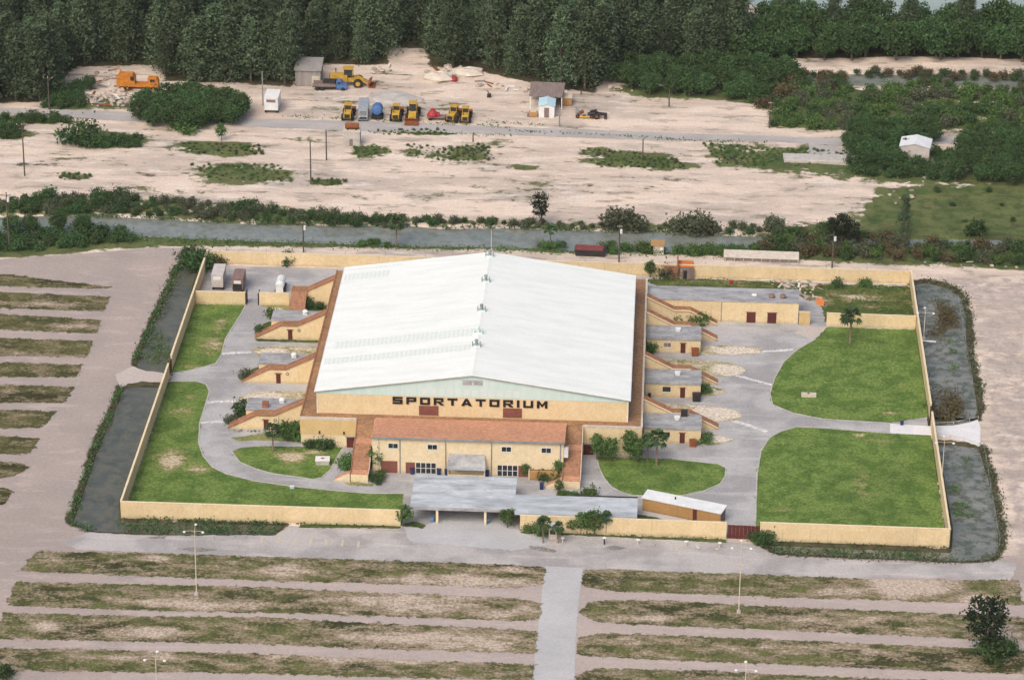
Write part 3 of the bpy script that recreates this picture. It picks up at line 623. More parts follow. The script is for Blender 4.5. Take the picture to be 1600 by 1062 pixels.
sheet('rough_grass', [(-48.4,48.0),(-42.8,47.8),(-35.3,48.0),(-35.2,46.7),(-42.7,46.8),(-47.8,46.8)], 0.06, 'rough_grass', [], 0.4, -0.2, 0.2)
sheet('sandy_island', [(-48.6,42.0),(-46.9,44.0),(-41.1,44.7),(-34.8,44.5),(-34.5,39.1),(-41.7,38.0),(-46.1,39.0)], 0.06, 'island', [(-44.1,41.6,2.9,1.6,0.4), (-38.4,44.3,4.0,0.9,-0.3)], 0.4, 0.05, 0.25)
sheet('sandy_island', [(-48.6,19.2),(-45.7,22.1),(-40.5,23.1),(-35.0,23.1),(-34.2,14.9),(-38.9,13.4),(-46.3,16.4)], 0.06, 'island', [(-42.9,20.2,3.9,1.8,0.4)], 0.4, 0.05, 0.25)
sheet('sandy_island', [(-48.9,50.9),(-47.5,55.6),(-45.3,57.7),(-43.5,53.9),(-45.8,50.5)], 0.06, 'rough_grass', [], 0.4, -0.1, 0.25)
sheet('sandy_island', [(-48.9,29.5),(-47.5,32.9),(-45.0,34.7),(-44.7,31.6),(-46.4,28.4)], 0.06, 'rough_grass', [], 0.4, -0.1, 0.25)
sheet('sandy_island', [(-48.4,5.7),(-47.7,10.4),(-45.1,14.1),(-43.7,10.7),(-45.6,5.9)], 0.06, 'rough_grass', [], 0.4, -0.1, 0.25)
sheet('sandy_island', [(44.4,51.0),(50.8,51.5),(56.2,50.9),(57.9,49.4),(56.8,47.7),(50.8,46.7),(44.4,46.6)], 0.06, 'island', [(52.1,49.0,4.7,1.6,0.4)], 0.4, 0.08, 0.25)
sheet('sandy_island', [(33.5,43.9),(40.2,43.7),(48.1,43.7),(52.1,42.4),(54.2,40.0),(53.3,37.8),(50.7,36.4),(47.4,36.2),(40.2,38.1),(33.6,37.7)], 0.06, 'island', [(50.1,39.4,3.4,2.2,0.35)], 0.4, 0.06, 0.25)
sheet('sandy_island', [(33.8,22.5),(45.4,22.2),(50.6,21.3),(52.7,19.1),(53.1,17.4),(51.8,15.8),(46.7,14.9),(40.3,15.6),(33.9,16.7)], 0.06, 'island', [(47.3,18.5,4.5,2.6,0.5)], 0.4, 0.10, 0.25)
sheet('sandy_island', [(44.7,31.4),(47.8,30.7),(50.6,28.8),(47.4,27.1),(44.7,26.6)], 0.06, 'island', [(48.7,28.4,2.6,1.2,0.3)], 0.4, -0.08, 0.25)
sheet('sandy_island', [(44.6,9.3),(47.9,9.0),(51.4,7.2),(47.9,4.7),(44.6,4.8)], 0.06, 'island', [(48.5,7.3,2.3,1.4,0.5)], 0.4, 0.0, 0.25)
sheet('weedy_strip', [(33.7,50.9),(36.1,49.8),(35.1,47.2),(33.5,47.7)], 0.06, 'rough_grass', [], 0.4, -0.2, 0.25)
sheet('weedy_strip', [(17.5,-16.6),(21.6,-17.6),(21.7,-19.2),(17.2,-19.3)], 0.07, 'rough_grass', [], 0.4, -0.2, 0.25)
sheet('weedy_strip', [(-23.4,-15.9),(-18.0,-16.6),(-17.9,-17.7),(-22.4,-17.4)], 0.07, 'island', [], 0.4, -0.1, 0.25)
sheet('weedy_strip', [(-11.0,-32.4),(-8.5,-31.4),(-6.5,-32.8),(-7.1,-34.1),(-9.5,-33.3),(-10.9,-33.6)], 0.07, 'rough_grass', [], 0.4, -0.1, 0.25)
sheet('weedy_strip', [(32.8,-25.8),(36.3,-26.6),(38.1,-27.8),(32.9,-27.9)], 0.06, 'rough_grass', [], 0.4, -0.1, 0.25)
sheet('weedy_strip', [(11.2,-34.0),(49.4,-34.6),(49.4,-35.8),(30,-35.0),(11.2,-34.6)], 0.06, 'rough_grass', [], 0.4, -0.25, 0.25)
sheet('weedy_strip', [(-30,-33.8),(-11.2,-33.2),(-11.2,-34.2),(-30,-35.2)], 0.06, 'rough_grass', [], 0.4, -0.25, 0.25)
for q in ([(-54.6,7.9),(-48.9,9.2),(-48.8,8.3),(-54.5,7.1)], [(-54.6,17.3),(-48.2,18.3),(-48.1,17.4),(-54.4,16.4)], [(-55.1,40.5),(-48.5,41.6),(-48.4,40.7),(-54.9,39.6)], [(52.0,37.4),(60.4,32.8),(60.3,31.9),(52.0,36.5)], [(49.2,17.7),(58.1,11.9),(57.8,10.8),(49.2,16.5)], [(57.5,49.4),(64.2,50.8),(64.1,49.9),(57.5,48.4)]):
    sheet('painted_sheen_strip', q, 0.05, 'painted_sheen', [], 0.3, 0, 0.35)  # subtle wet reflections across the drives, painted as lighter strips
# stains, puddles and worn sand on the paving
for s in ["827,853 850,855 870,860 868,862 845,861", "945,855 960,852 978,856 960,858", "278,857 310,856 345,860 310,862", "226,840 260,837 255,841", "1040,856 1060,854 1080,858 1060,860", "850,905 905,912 905,935 850,930"][:5]:
    pass
sheet('puddle', [(13.1,-39.6),(15.8,-39.9),(18.2,-41.0),(18.0,-41.7),(15.3,-41.4),(13.7,-40.8)], 0.065, 'stain', [], 0.3, 0, 0.3)
sheet('puddle', [(26.9,-39.4),(28.8,-38.3),(31.2,-39.4),(28.8,-40.0)], 0.065, 'stain', [], 0.3, 0, 0.3)
sheet('puddle', [(-51.3,-44.9),(-47.6,-44.2),(-43.3,-44.9),(-47.4,-45.9)], 0.065, 'stain', [], 0.3, 0, 0.3)
sheet('puddle', [(-57.8,-41.1),(-54.0,-39.8),(-54.4,-41.4)], 0.065, 'stain', [], 0.3, 0, 0.3)
for p in [(-36.4,-40.4), (-33.3,-40.2), (-30.3,-40.8), (-27.3,-40.6), (-24.5,-40.6), (-21.4,-40.7), (-18.4,-41.0)]:
    flat('painted_bay_line', [(p[0]-.22,p[1]-1.2),(p[0]+.22,p[1]-1.2),(p[0]+.22,p[1]+1.2),(p[0]-.22,p[1]+1.2)], 0.032, 'yellow_line')

# ------------------------------------------------------------------ compound walls (yellow panels with a coping)
def wall(p0, p1, h, label, mat='yellow', th=0.3, pl=6.1, name='compound_wall', cope=True, skip=()):
    L = math.hypot(p1[0]-p0[0], p1[1]-p0[1])
    w = thing(name, label, 'wall', (p0[0], p0[1], 0), math.atan2(p1[1]-p0[1], p1[0]-p0[0]))
    n = max(1, round(L/pl)); d = L/n
    m = MB().box(0.012, d-0.012, -th/2, th/2, -0.9, h)
    me = m.mesh('panel')
    me.materials.append(M[mat])
    for i in range(n):
        o = put('panel', me, None, w, (i*d, 0.006*((i*7) % 3-1), 0))
        if d < 2.2: pass
    MB().box(0.0, L, -th/2+0.04, th/2-0.04, -0.9, h-0.03).build('core', mat, w)
    if cope: MB().box(-0.05, L+0.05, -th/2-0.05, th/2+0.05, h, h+0.10).build('coping', 'cream' if mat != 'cream' else 'coping', w)
    return w
wall((-63.6,-33.3), (-11.2,-33.3), 3.3, 'long yellow front wall left of the entrance canopy')
wall((11.1,-33.75), (49.4,-34.0), 3.3, 'yellow front wall between the entrance canopy and the maroon gate')
wall((55.6,-34.3), (90.5,-34.6), 3.7, 'yellow front wall right of the maroon gate, above the ditch')
wall((-63.6,-33.1), (-63.6,27.6), 3.3, 'yellow left side wall from the front corner to the side gate')
wall((-63.6,31.6), (-63.6,86.6), 3.3, 'yellow left side wall from the side gate to the back corner')
wall((-63.4,86.8), (90.3,86.6), 2.9, 'long yellow back wall along the canal track')
wall((90.5,19.5), (90.5,86.4), 3.3, 'yellow right side wall behind the concrete bridge')
wall((90.5,-34.3), (90.5,15.8), 3.3, 'yellow right side wall in front of the concrete bridge')
wall((-63.3,65.0), (-52.6,65.1), 2.9, 'short yellow cross wall in front of the two parked trailers')
wall((-49.6,65.3), (-43.2,65.4), 2.9, 'short yellow wall between the yard opening and the brown ramp')
wall((71.4,62.9), (90.2,62.6), 3.0, 'yellow cross wall behind the tall palm, closing the back yard')
wall((65.6,63.2), (67.9,63.1), 3.0, 'short yellow wall stub right of the long service building', 'gold')

# gates
def gate(p0, p1, h, label, nb):
    L = math.hypot(p1[0]-p0[0], p1[1]-p0[1])
    g = thing('gate', label, 'gate', (p0[0], p0[1], 0), math.atan2(p1[1]-p0[1], p1[0]-p0[0]))
    b = L/nb; me = MB().box(0.015, b-0.015, -0.03, 0.03, 0.1, h).mesh('board'); me.materials.append(M['maroon'])
    for i in range(nb): put('board', me, None, g, (i*b, 0.01*(i % 2), 0))
    for z in (0.5, h-0.5): MB().box(0, L, 0.05, 0.12, z, z+0.15).build('rail', 'dark', g)
    for x in (-0.12, L+0.02): MB().box(x, x+0.1, -0.1, 0.1, 0, h+0.1).build('post', 'dark', g)
    return g
gate((49.7,-34.1), (55.4,-34.3), 2.9, 'solid maroon front gate between two yellow walls', 8)
gate((-63.6,27.9), (-63.6,31.3), 2.6, 'rusty brown side gate in the left wall by the causeway', 5)
gate((90.5,16.1), (90.5,19.2), 2.8, 'dark side gate in the right wall at the concrete bridge', 5)
gate((-52.5,65.2), (-52.5,67.4), 2.6, 'open maroon gate leaf at the end of the cross wall by the trailers', 3)
gate((-49.8,65.2), (-49.8,67.2), 2.6, 'open maroon gate leaf left of the short yellow wall stub', 3)

# ------------------------------------------------------------------ the arena
A = thing('arena', 'big yellow arena with white gabled metal roof and SPORTATORIUM lettering', 'arena')
HX, HY0, HY1, DZ, EZ, RZ = 30.35, 1.2, 61.2, 6.0, 11.1, 15.45
DX0, DX1, DY0, DY1 = -33.5, 33.2, -1.35, 70.8
MB().box(DX0+0.2, DX1-0.2, DY0+0.2, DY1-0.2, -0.2, DZ-0.02).build('podium_wall', 'yellow', A)
MB().box(DX0, DX1, DY0, DY1, DZ, DZ+0.12).build('deck', 'deck', A)
# coping kerbs of the deck
for b in [(DX0, -22.4, DY0-0.08, DY0+0.25), (21.7, DX1, DY0-0.08, DY0+0.25), (DX1-0.3, DX1+0.08, DY0+0.27, DY1)]:
    MB().box(*b, DZ-0.15, DZ+0.4).build('deck_kerb', 'coping', A)
MB().box(DX0-0.05, DX0+0.2, DY0+0.27, DY1, DZ-0.15, DZ+0.3).build('deck_kerb', 'ramp', A)
# upper hall walls and gables
MB().box(-HX, HX, HY0, HY0+0.4, DZ+0.12, 10.35).build('front_wall', 'yellow', A)
MB().box(-HX, HX, HY1-0.4, HY1, DZ+0.12, 10.35).build('back_wall', 'yellow', A)
MB().box(-HX, -HX+0.4, HY0+0.4, HY1-0.4, DZ+0.12, 10.35).build('side_wall', 'yellow', A)
MB().box(HX-0.4, HX, HY0+0.4, HY1-0.4, DZ+0.12, 10.35).build('side_wall', 'white_metal', A)
for x in (-HX-0.06, HX-0.14): MB().box(x, x+0.2, HY0-0.10, HY0-0.002, DZ+0.12, 11.0).build('corner_trim', 'white_paint', A)
for y0, y1 in ((HY0-0.05, HY0+0.3), (HY1-0.3, HY1+0.05)):
    g = MB().prism([(-HX, 10.352), (HX, 10.352), (HX, EZ-0.08), (0, RZ-0.14), (-HX, EZ-0.08)], 'y', y0, y1).build('gable', 'gable', A)
    if y0 < 5:
        lv = MB().box(-2.0, 2.0, HY0-0.12, HY0-0.052, 13.1, 14.2).build('louvre', 'tar_pale', g)
        for i in range(12):
            x = -9.8+i*1.62
            MB().box(x, x+1.15, HY0-0.075, HY0-0.052, 10.75, 11.95+0.1*((i*5) % 3)).build('paint_patch', 'gable_pale', g)
        for k in range(2):
            MB().box(-1.8+k*2.1, -0.3+k*2.1+0.2, HY0-0.16, HY0-0.122, 13.25, 14.05).build('louvre_screen', 'tar_roof', g)
# roof: two slopes, 0.25 thick, small overhang
for sx in (-1, 1):
    xs = [sx*(HX+0.35), 0]
    ze = EZ-0.35*(RZ-EZ)/HX
    pr = [(xs[0], ze-0.2), (0, RZ-0.2), (0, RZ), (xs[0], ze)]
    if sx > 0: pr = pr[::-1]
    r = MB().prism(pr, 'y', HY0-0.35, HY1+0.35).build('roof', 'roof_metal', A)
    def on_roof(x): return EZ+(RZ-EZ)*(1-abs(x)/HX)
    if sx < 0:
        roof_left = r
        def patch(x0, x1, y0, y1):
            v = [(x0, y0, on_roof(x0)+0.02), (x1, y0, on_roof(x1)+0.02), (x1, y1, on_roof(x1)+0.02), (x0, y1, on_roof(x0)+0.02)]
            MB().add(v+[(a, b, c+0.02) for a, b, c in v], [(4,5,6,7),(0,1,5,4),(1,2,6,5),(2,3,7,6),(3,0,4,7)]).build('roof_patch', 'roof_patch', r)
        patch(-30.2, -20.8, 54.2, 57.4); patch(-29.0, -1.2, 19.6, 23.0); patch(-30.2, -1.2, 12.6, 15.4); patch(-30.0, -18.0, 59.4, 59.8)
    MB().prism([(sx*(HX+0.35), ze-0.32), (sx*(HX+0.50), ze-0.32), (sx*(HX+0.50), ze-0.02), (sx*(HX+0.352), ze-0.02)], 'y', HY0-0.35, HY1+0.35).build('gutter', 'white_metal', A)
    # barge trim on the front edge
    MB().prism([(sx*(HX+0.35), ze-0.34), (0, RZ-0.34), (0, RZ-0.21), (sx*(HX+0.35), ze-0.21)], 'y', HY0-0.42, HY0-0.36).build('barge_trim', 'grey_metal', A)
MB().prism([(-0.45, RZ-0.03), (0.45, RZ-0.03), (0, RZ+0.06)], 'y', HY0-0.3, HY1+0.3).build('ridge_cap', 'roof_metal', roof_left)
for i, y in enumerate((59.5, 46.2, 31.4, 20.4, 14.3)):
    base = MB().box(-0.7, 0.7, y-0.4, y+0.4, RZ-0.15, RZ+0.2).build('ridge_vent', 'gable' if i != 3 else 'white_metal', roof_left)
    for x in (-0.85, 0.7):
        MB().box(x, x+0.15, y-0.4, y+0.4, RZ-0.15, RZ+0.85).build('baffle', 'grey_metal' if i != 3 else 'gable', roof_left)
    MB().revolve([(0, 0.2), (0.28, 0.2), (0.28, 1.1), (0.4, 1.1), (0.35, 1.35), (0, 1.45)], 10, (0, y, RZ)).build('stack', 'grey_metal' if i != 3 else 'gable', roof_left)
MB().tube((0.3, 60.6, RZ), (0.3, 60.6, RZ+5.6), 0.06, 0.03).build('mast', 'white_metal', roof_left)
# two brown panels on the front wall
for x0, x1 in ((-10.4, -6.6), (6.0, 9.7)):
    MB().box(x0, x1, HY0-0.12, HY0-0.003, 6.35, 8.35).build('scoreboard_panel', 'panel_brown', A)
# lettering SPORTATORIUM in wide block capitals, one mesh per letter
LW, LH, SV, SH = 1.95, 1.5, 0.50, 0.36
def letter_boxes(ch):
    w, h, v, s = LW, LH, SV, SH; m = (h-s)/2
    L = (0, v, 0, h)
    if ch == 'S': return [(0, w, 0, s), (w-v, w, s, m), (0, w, m, m+s), (0, v, m+s, h-s), (0, w, h-s, h)]
    if ch == 'P': return [L, (v, w, h-s, h), (w-v, w, m, h-s), (v, w-v, m-0.05, m+s-0.08)]
    if ch == 'O': return [L, (w-v, w, 0, h), (v, w-v, 0, s), (v, w-v, h-s, h)]
    if ch == 'R': return [L, (v, w-0.05, h-s, h), (w-v-0.05, w-0.05, m+0.12, h-s), (v, w-v-0.05, m-0.06, m+s-0.16)]
    if ch == 'T': return [(0, w, h-s, h), (w/2-v/2, w/2+v/2, 0, h-s)]
    if ch == 'I': return [(0, v, 0, h)]
    if ch == 'U': return [(0, v, 0, h), (w-v, w, 0, h), (v, w-v, 0, s)]
word = 'SPORTATORIUM'
widths = {'I': SV, 'A': LW*1.08, 'M': LW*1.05}
tot = sum(widths.get(c, LW) for c in word); gap = (30.2-tot)/11
x = -15.55; zb = 8.62
for ch in word:
    m = MB(); w = widths.get(ch, LW); ya, yb = HY0-0.18, HY0-0.003
    if ch == 'A':
        q = 0.62
        m.prism([(0,zb),(q,zb),(w/2,zb+LH*0.72),(w/2,zb+LH),(w/2-q*0.42,zb+LH)], 'y', ya, yb)
        m.prism([(w,zb),(w/2+q*0.42,zb+LH),(w/2,zb+LH),(w/2,zb+LH*0.72),(w-q,zb)], 'y', ya, yb)
        m.box(w*0.30, w*0.70, ya+0.01, yb, zb+0.25, zb+0.52)
    elif ch == 'M':
        m.box(0, SV, ya, yb, zb, zb+LH).box(w-SV, w, ya, yb, zb, zb+LH)
        m.prism([(SV,zb+LH),(SV,zb+LH-0.55),(w/2,zb+0.15),(w/2,zb+0.72)], 'y', ya, yb)
        m.prism([(w/2,zb+0.72),(w/2,zb+0.15),(w-SV,zb+LH-0.55),(w-SV,zb+LH)], 'y', ya, yb)
    else:
        for (a, b, c, d) in letter_boxes(ch): m.box(a, b, ya, yb, zb+c, zb+d)
        if ch == 'R': m.prism([(w*0.42, zb+0.5), (w-0.62, zb), (w+0.08, zb), (w*0.42+0.62, zb+0.5)], 'y', ya, yb)
    o = m.build('letter', 'letter', A, (x, 0, 0)); x += w+gap
# podium front: upper golden band proud of the cream base, on both sides of the lobby
for x0, x1, mt in ((DX0+0.05, -22.45, 'gold'), (21.75, DX1-0.05, 'yellow')):
    MB().box(x0, x1, DY0-0.05, DY0+0.19, 2.7, DZ-0.16).build('upper_band', mt, A)
    MB().box(x0+0.1, x1, DY0+0.05, DY0+0.19, 0, 2.69).build('base_band', 'cream', A)
for x0, x1 in ((-24.4, -22.6), (21.9, 23.8)):
    d = MB().box(x0, x1, DY0-0.02, DY0+0.04, 0.05, 2.35).build('door', 'maroon', A)
    MB().box(x0-0.2, x1+0.1, DY0-0.35, DY0-0.03, 2.38, 2.5).build('door_hood', 'grey_metal', d)
for x in (-29.7, -24.9, 30.0):
    MB().box(x-0.15, x+0.15, DY0-0.3, DY0-0.052, 3.0, 3.45).build('wall_lamp', 'dark', A)
# painted-over streaks: downpipes on the right podium edge
for y in (5.0, 25.0, 47.0): MB().tube((DX1+0.1, y-1.2, 0), (DX1+0.1, y-1.2, DZ), 0.08).build('downpipe', 'coping', A)

# lobby block in front
lob = thing('lobby', 'cream two-storey lobby with orange roof terrace under the lettering', 'building', (0, -11.6, 0))
LX0, LX1 = -18.4, 18.3
fr = MB().box(LX0, LX1, 0, 0.3, 0, 7.55).build('front_wall', 'cream', lob)
for x0, x1 in ((LX0, LX0+0.3), (LX1-0.3, LX1)):
    MB().box(x0, x1, 0.302, 10.2, 0, 6.7).build('side_wall', 'cream', lob)
MB().hexa([(LX0-0.25,-0.45,7.62),(LX1+0.25,-0.45,7.62),(LX1+0.25,10.24,6.45),(LX0-0.25,10.24,6.45)],
          [(LX0-0.25,-0.45,7.92),(LX1+0.25,-0.45,7.92),(LX1+0.25,10.24,6.75),(LX0-0.25,10.24,6.75)]).build('roof', 'terracotta', lob)
MB().box(LX0-0.3, LX1+0.3, -0.6, -0.46, 7.5, 7.85).build('gutter', 'grey_metal', lob)
for x in (-14.4, -6.85, 7.35, 15.0):
    f = MB().box(x-1.05, x+1.05, -0.08, -0.003, 5.2, 6.5).build('window', 'white_paint', lob)
    for k in (0, 1):
        MB().box(x-0.88+k*0.92, x-0.04+k*0.92, -0.11, -0.082, 5.38, 6.32).build('pane', 'glass', f)
for x in (-17.2, -13.1, -4.3, 4.5, 17.7): MB().tube((x, -0.12, 0), (x, -0.12, 7.5), 0.09).build('downpipe', 'grey_metal' if x not in (-17.2,) else 'coping', lob)
MB().box(-16.8, -13.6, -0.06, -0.003, 0.05, 2.55).build('service_door', 'panel_brown', lob)
MB().box(-12.0, -10.2, -0.06, -0.003, 0.05, 2.4).build('wall_panel', 'panel_brown', lob)
MB().box(9.7, 11.6, -0.06, -0.003, 0.05, 2.4).build('wall_panel', 'panel_brown', lob)
for x0 in (-10.1, 5.6):
    g = MB().box(x0, x0+4.0, -0.06, -0.003, 0.05, 2.45).build('glass_doors', 'white_paint', lob)
    for i in range(4):
        for j in range(2):
            MB().box(x0+0.1+i*0.98, x0+0.94+i*0.98, -0.09, -0.062, 0.15+j*1.18, 1.2+j*1.18).build('pane', 'glass', g)
aw = MB().hexa([(-3.9,-2.2,2.75),(3.5,-2.2,2.75),(3.2,-0.003,4.35),(-3.6,-0.003,4.35)],
               [(-3.9,-2.2,2.9),(3.5,-2.2,2.9),(3.2,-0.003,4.5),(-3.6,-0.003,4.5)]).build('awning', 'tar_roof', lob)
MB().box(-3.9, 3.5, -2.3, -2.21, 2.2, 2.95).build('fascia', 'tar_pale', aw)
MB().box(-3.8, 3.4, -2.1, -1.8, 0, 1.0).build('low_wall', 'yellow', lob)
for x in (-3.7, 3.3): MB().box(x-0.1, x+0.1, -2.05, -1.85, 1.0, 2.7).build('awning_post', 'cream', aw)
MB().box(11.9, 17.3, -1.3, -1.0, 0, 2.0).build('planter_wall', 'tan_ply', lob)
MB().box(11.7, 11.9, -1.3, -0.01, 0, 2.0).build('planter_wall', 'cream', lob)
MB().box(11.9, 17.3, -0.98, -0.01, 0.5, 1.7).build('planter_soil', 'rust', lob)

# ramps (brown walkways on yellow walls)
def front_ramp(x, label):
    r = thing('front_ramp', label, 'ramp', (x, -1.35, 0), 0, 'ramps beside the lobby')
    w = 3.6
    # upper flight, landing, lower flight, bottom landing
    prof = [(-0.0, DZ+0.05), (-4.2, 4.2), (-6.4, 4.2), (-12.8, 1.75), (-14.7, 1.75)]
    body = [(y, z-0.12) for y, z in prof]+[(-14.7, -0.2), (0, -0.2)]
    MB().prism(body, 'x', 0.12, w-0.12).build('side_wall', 'cream', r)
    names = ['flight', 'landing', 'flight', 'landing']
    mats = ['deck', 'terracotta', 'ramp', 'terracotta']
    for (a, b), nm, mt in zip(zip(prof[:-1], prof[1:]), names, mats):
        MB().prism([(a[0], a[1]-0.12), (a[0], a[1]), (b[0], b[1]), (b[0], b[1]-0.12)], 'x', 0, w).build(nm, mt, r)
    for x0 in (0.0, w-0.14):
        m = MB()
        for a, b in zip(prof[:-1], prof[1:]):
            m.hexa([(x0,b[0],b[1]+0.001),(x0+0.14,b[0],b[1]+0.001),(x0+0.14,a[0],a[1]+0.001),(x0,a[0],a[1]+0.001)],
                   [(x0,b[0],b[1]+0.3),(x0+0.14,b[0],b[1]+0.3),(x0+0.14,a[0],a[1]+0.3),(x0,a[0],a[1]+0.3)])
        m.build('kerb', 'ramp' if x0 == 0 else 'coping', r)
    # bottom stair going down to the left
    n = 7
    for i in range(n):
        z = 1.75*(n-i)/(n+1); x0 = -0.42*(i+1)
        MB().box(x0, x0+0.42, -14.68, -12.9, -0.2, z).build('step', 'terracotta', r)
    MB().prism([(-0.42*n-0.1, -0.2), (0, -0.2), (0, 1.95), (-0.42*n-0.1, 0.45)], 'y', -14.9, -14.702).build('stair_wall', 'cream', r)
    return r
front_ramp(-22.35, 'brown ramp left of the lobby, running down to the front lawn')
front_ramp(18.2, 'brown ramp right of the lobby with white box on its wall')
ac = thing('wall_cabinet', 'white metal cabinet hung on the right end of the lobby', 'cabinet', (18.75, -11.0, 4.3))
MB().box(-0.45, 0.45, -0.35, 0.4, 0, 1.9).build('case', 'white_metal', ac)
MB().box(-0.48, 0.48, -0.4, 0.42, 1.9, 2.0).build('lid', 'white_paint', ac)

def side_ramp(sx, y0, label, w=2.1, turn=False):
    """walkway from the podium deck out and down, over a yellow triangular wall; sx=-1 left, +1 right"""
    r = thing('side_ramp', label, 'ramp', (DX1+0.1 if sx > 0 else DX0-0.08, y0, 0), 0, 'walkways down from the podium')
    prof = [(0, DZ+0.05), (sx*5.8, 3.15), (sx*9.2, 3.15), (sx*15.0, 0.15)]
    if turn: prof = prof[:3]
    for a, b, nm in zip(prof[:-1], prof[1:], ('flight', 'landing', 'flight')):
        q = [(a[0], a[1]-0.15), (a[0], a[1]), (b[0], b[1]), (b[0], b[1]-0.15)]
        MB().prism(q, 'y', 0.0, w).build(nm, 'ramp' if nm == 'flight' else 'deck', r)
    body = [(x, z-0.15) for x, z in prof]+[(prof[-1][0], -0.2), (0, -0.2)]
    MB().prism(body, 'y', 0.10, w-0.10).build('side_wall', 'yellow', r)
    for yy in (0.0, w-0.16):
        m = MB()
        for a, b in zip(prof[:-1], prof[1:]):
            m.prism([(a[0], a[1]+0.001), (a[0], a[1]+0.28), (b[0], b[1]+0.28), (b[0], b[1]+0.001)], 'y', yy, yy+0.16)
        m.build('kerb', 'ramp' if (yy > 0 or sx < 0) else 'cream', r)
    if turn:
        x0, x1 = sorted((sx*5.8, sx*9.2))
        MB().prism([(0, 3.0), (0, 3.15), (-7.0, 0.15), (-7.0, 0.0)], 'x', x0, x1).build('flight', 'ramp', r)
        MB().prism([(0, 2.98), (-7.0, 0.0), (-7.0, -0.2), (0, -0.2)], 'x', x0+0.1, x1-0.1).build('flight_wall', 'yellow', r)
    return r

def dressed_hut(x0, x1, y0, y1, label, h=3.2, wmat='yellow'):
    t = thing('concession_hut', label, 'building', ((x0+x1)/2, y0, 0), 0, 'flat-roofed huts along the arena')
    hw = (x1-x0)/2; d = y1-y0
    MB().box(-hw, hw, 0, 0.2, -0.2, h-0.05).build('front_wall', wmat, t)
    MB().box(-hw, hw, d-0.2, d, -0.2, h-0.05).build('back_wall', wmat, t)
    for a in (-hw, hw-0.2): MB().box(a, a+0.2, 0.202, d-0.202, -0.2, h-0.05).build('end_wall', wmat, t)
    rf = MB().box(-hw-0.12, hw+0.12, -0.15, d+0.02, h-0.045, h+0.2).build('roof', 'tar_roof', t)
    return t, rf, hw, d

ry = [(47.1, 'back'), (25.6, 'middle'), (5.0, 'front')]
hut_lab = {'back': 'flat-roofed yellow hut farthest back on the right side of the arena',
           'middle': 'flat-roofed yellow hut in the middle on the right, black bin at its corner',
           'front': 'flat-roofed yellow hut nearest the front on the right, beside the small palm'}
for y0, k in ry:
    t, rf, hw, d = dressed_hut(33.55, 44.7, y0, y0+6.2, hut_lab[k])
    w = MB().box(-2.1, -0.5, -0.05, -0.003, 1.3, 2.35).build('window', 'dark' if k != 'back' else 'coping', t)
    for j in range(2): MB().box(-2.0+j*0.74, -1.34+j*0.74, -0.075, -0.052, 1.4, 2.25).build('pane', 'glass' if k != 'back' else 'shed_brown', w)
    MB().box(-2.2, -0.4, -0.14, -0.052, 1.12, 1.24).build('sill', 'white_paint', w)
    dr = MB().box(1.45, 2.45, -0.06, -0.003, 0.0, 2.2).build('door', 'maroon', t)
    MB().box(1.25, 2.65, -0.1, -0.003, 2.22, 2.38).build('lintel', 'panel_brown', dr)
    MB().box(-hw, hw, -0.2, -0.152, 3.0, 3.3).build('fascia', 'tar_roof', rf)
    v = MB().box(0.4, 1.3, 3.4, 4.3, 3.2, 3.75).build('roof_vent', 'white_metal', rf)
    MB().box(0.3, 1.4, 3.3, 4.4, 3.75, 3.95).build('vent_cap', 'white_paint', rf)
    if k == 'front': MB().box(1.6, 2.9, 4.9, 5.9, 3.2, 4.6).build('roof_unit', 'dark', rf)
    if k == 'middle': MB().tube((-5.0, 0.0, 0.2), (-5.0, 0.0, 3.0), 0.06).build('downpipe', 'coping', t)
    side_ramp(1, y0+6.4, {'back': 'brown walkway behind the farthest right hut, bushes beside it', 'middle': 'brown walkway behind the middle right hut, sandy island beyond',
                          'front': 'brown walkway behind the front right hut, dark box on its landing'}[k])
side_ramp(1, 61.2, 'brown walkway at the back right corner along the long service building')
lab = {48.0: 'back', 26.6: 'middle', 5.2: 'front'}
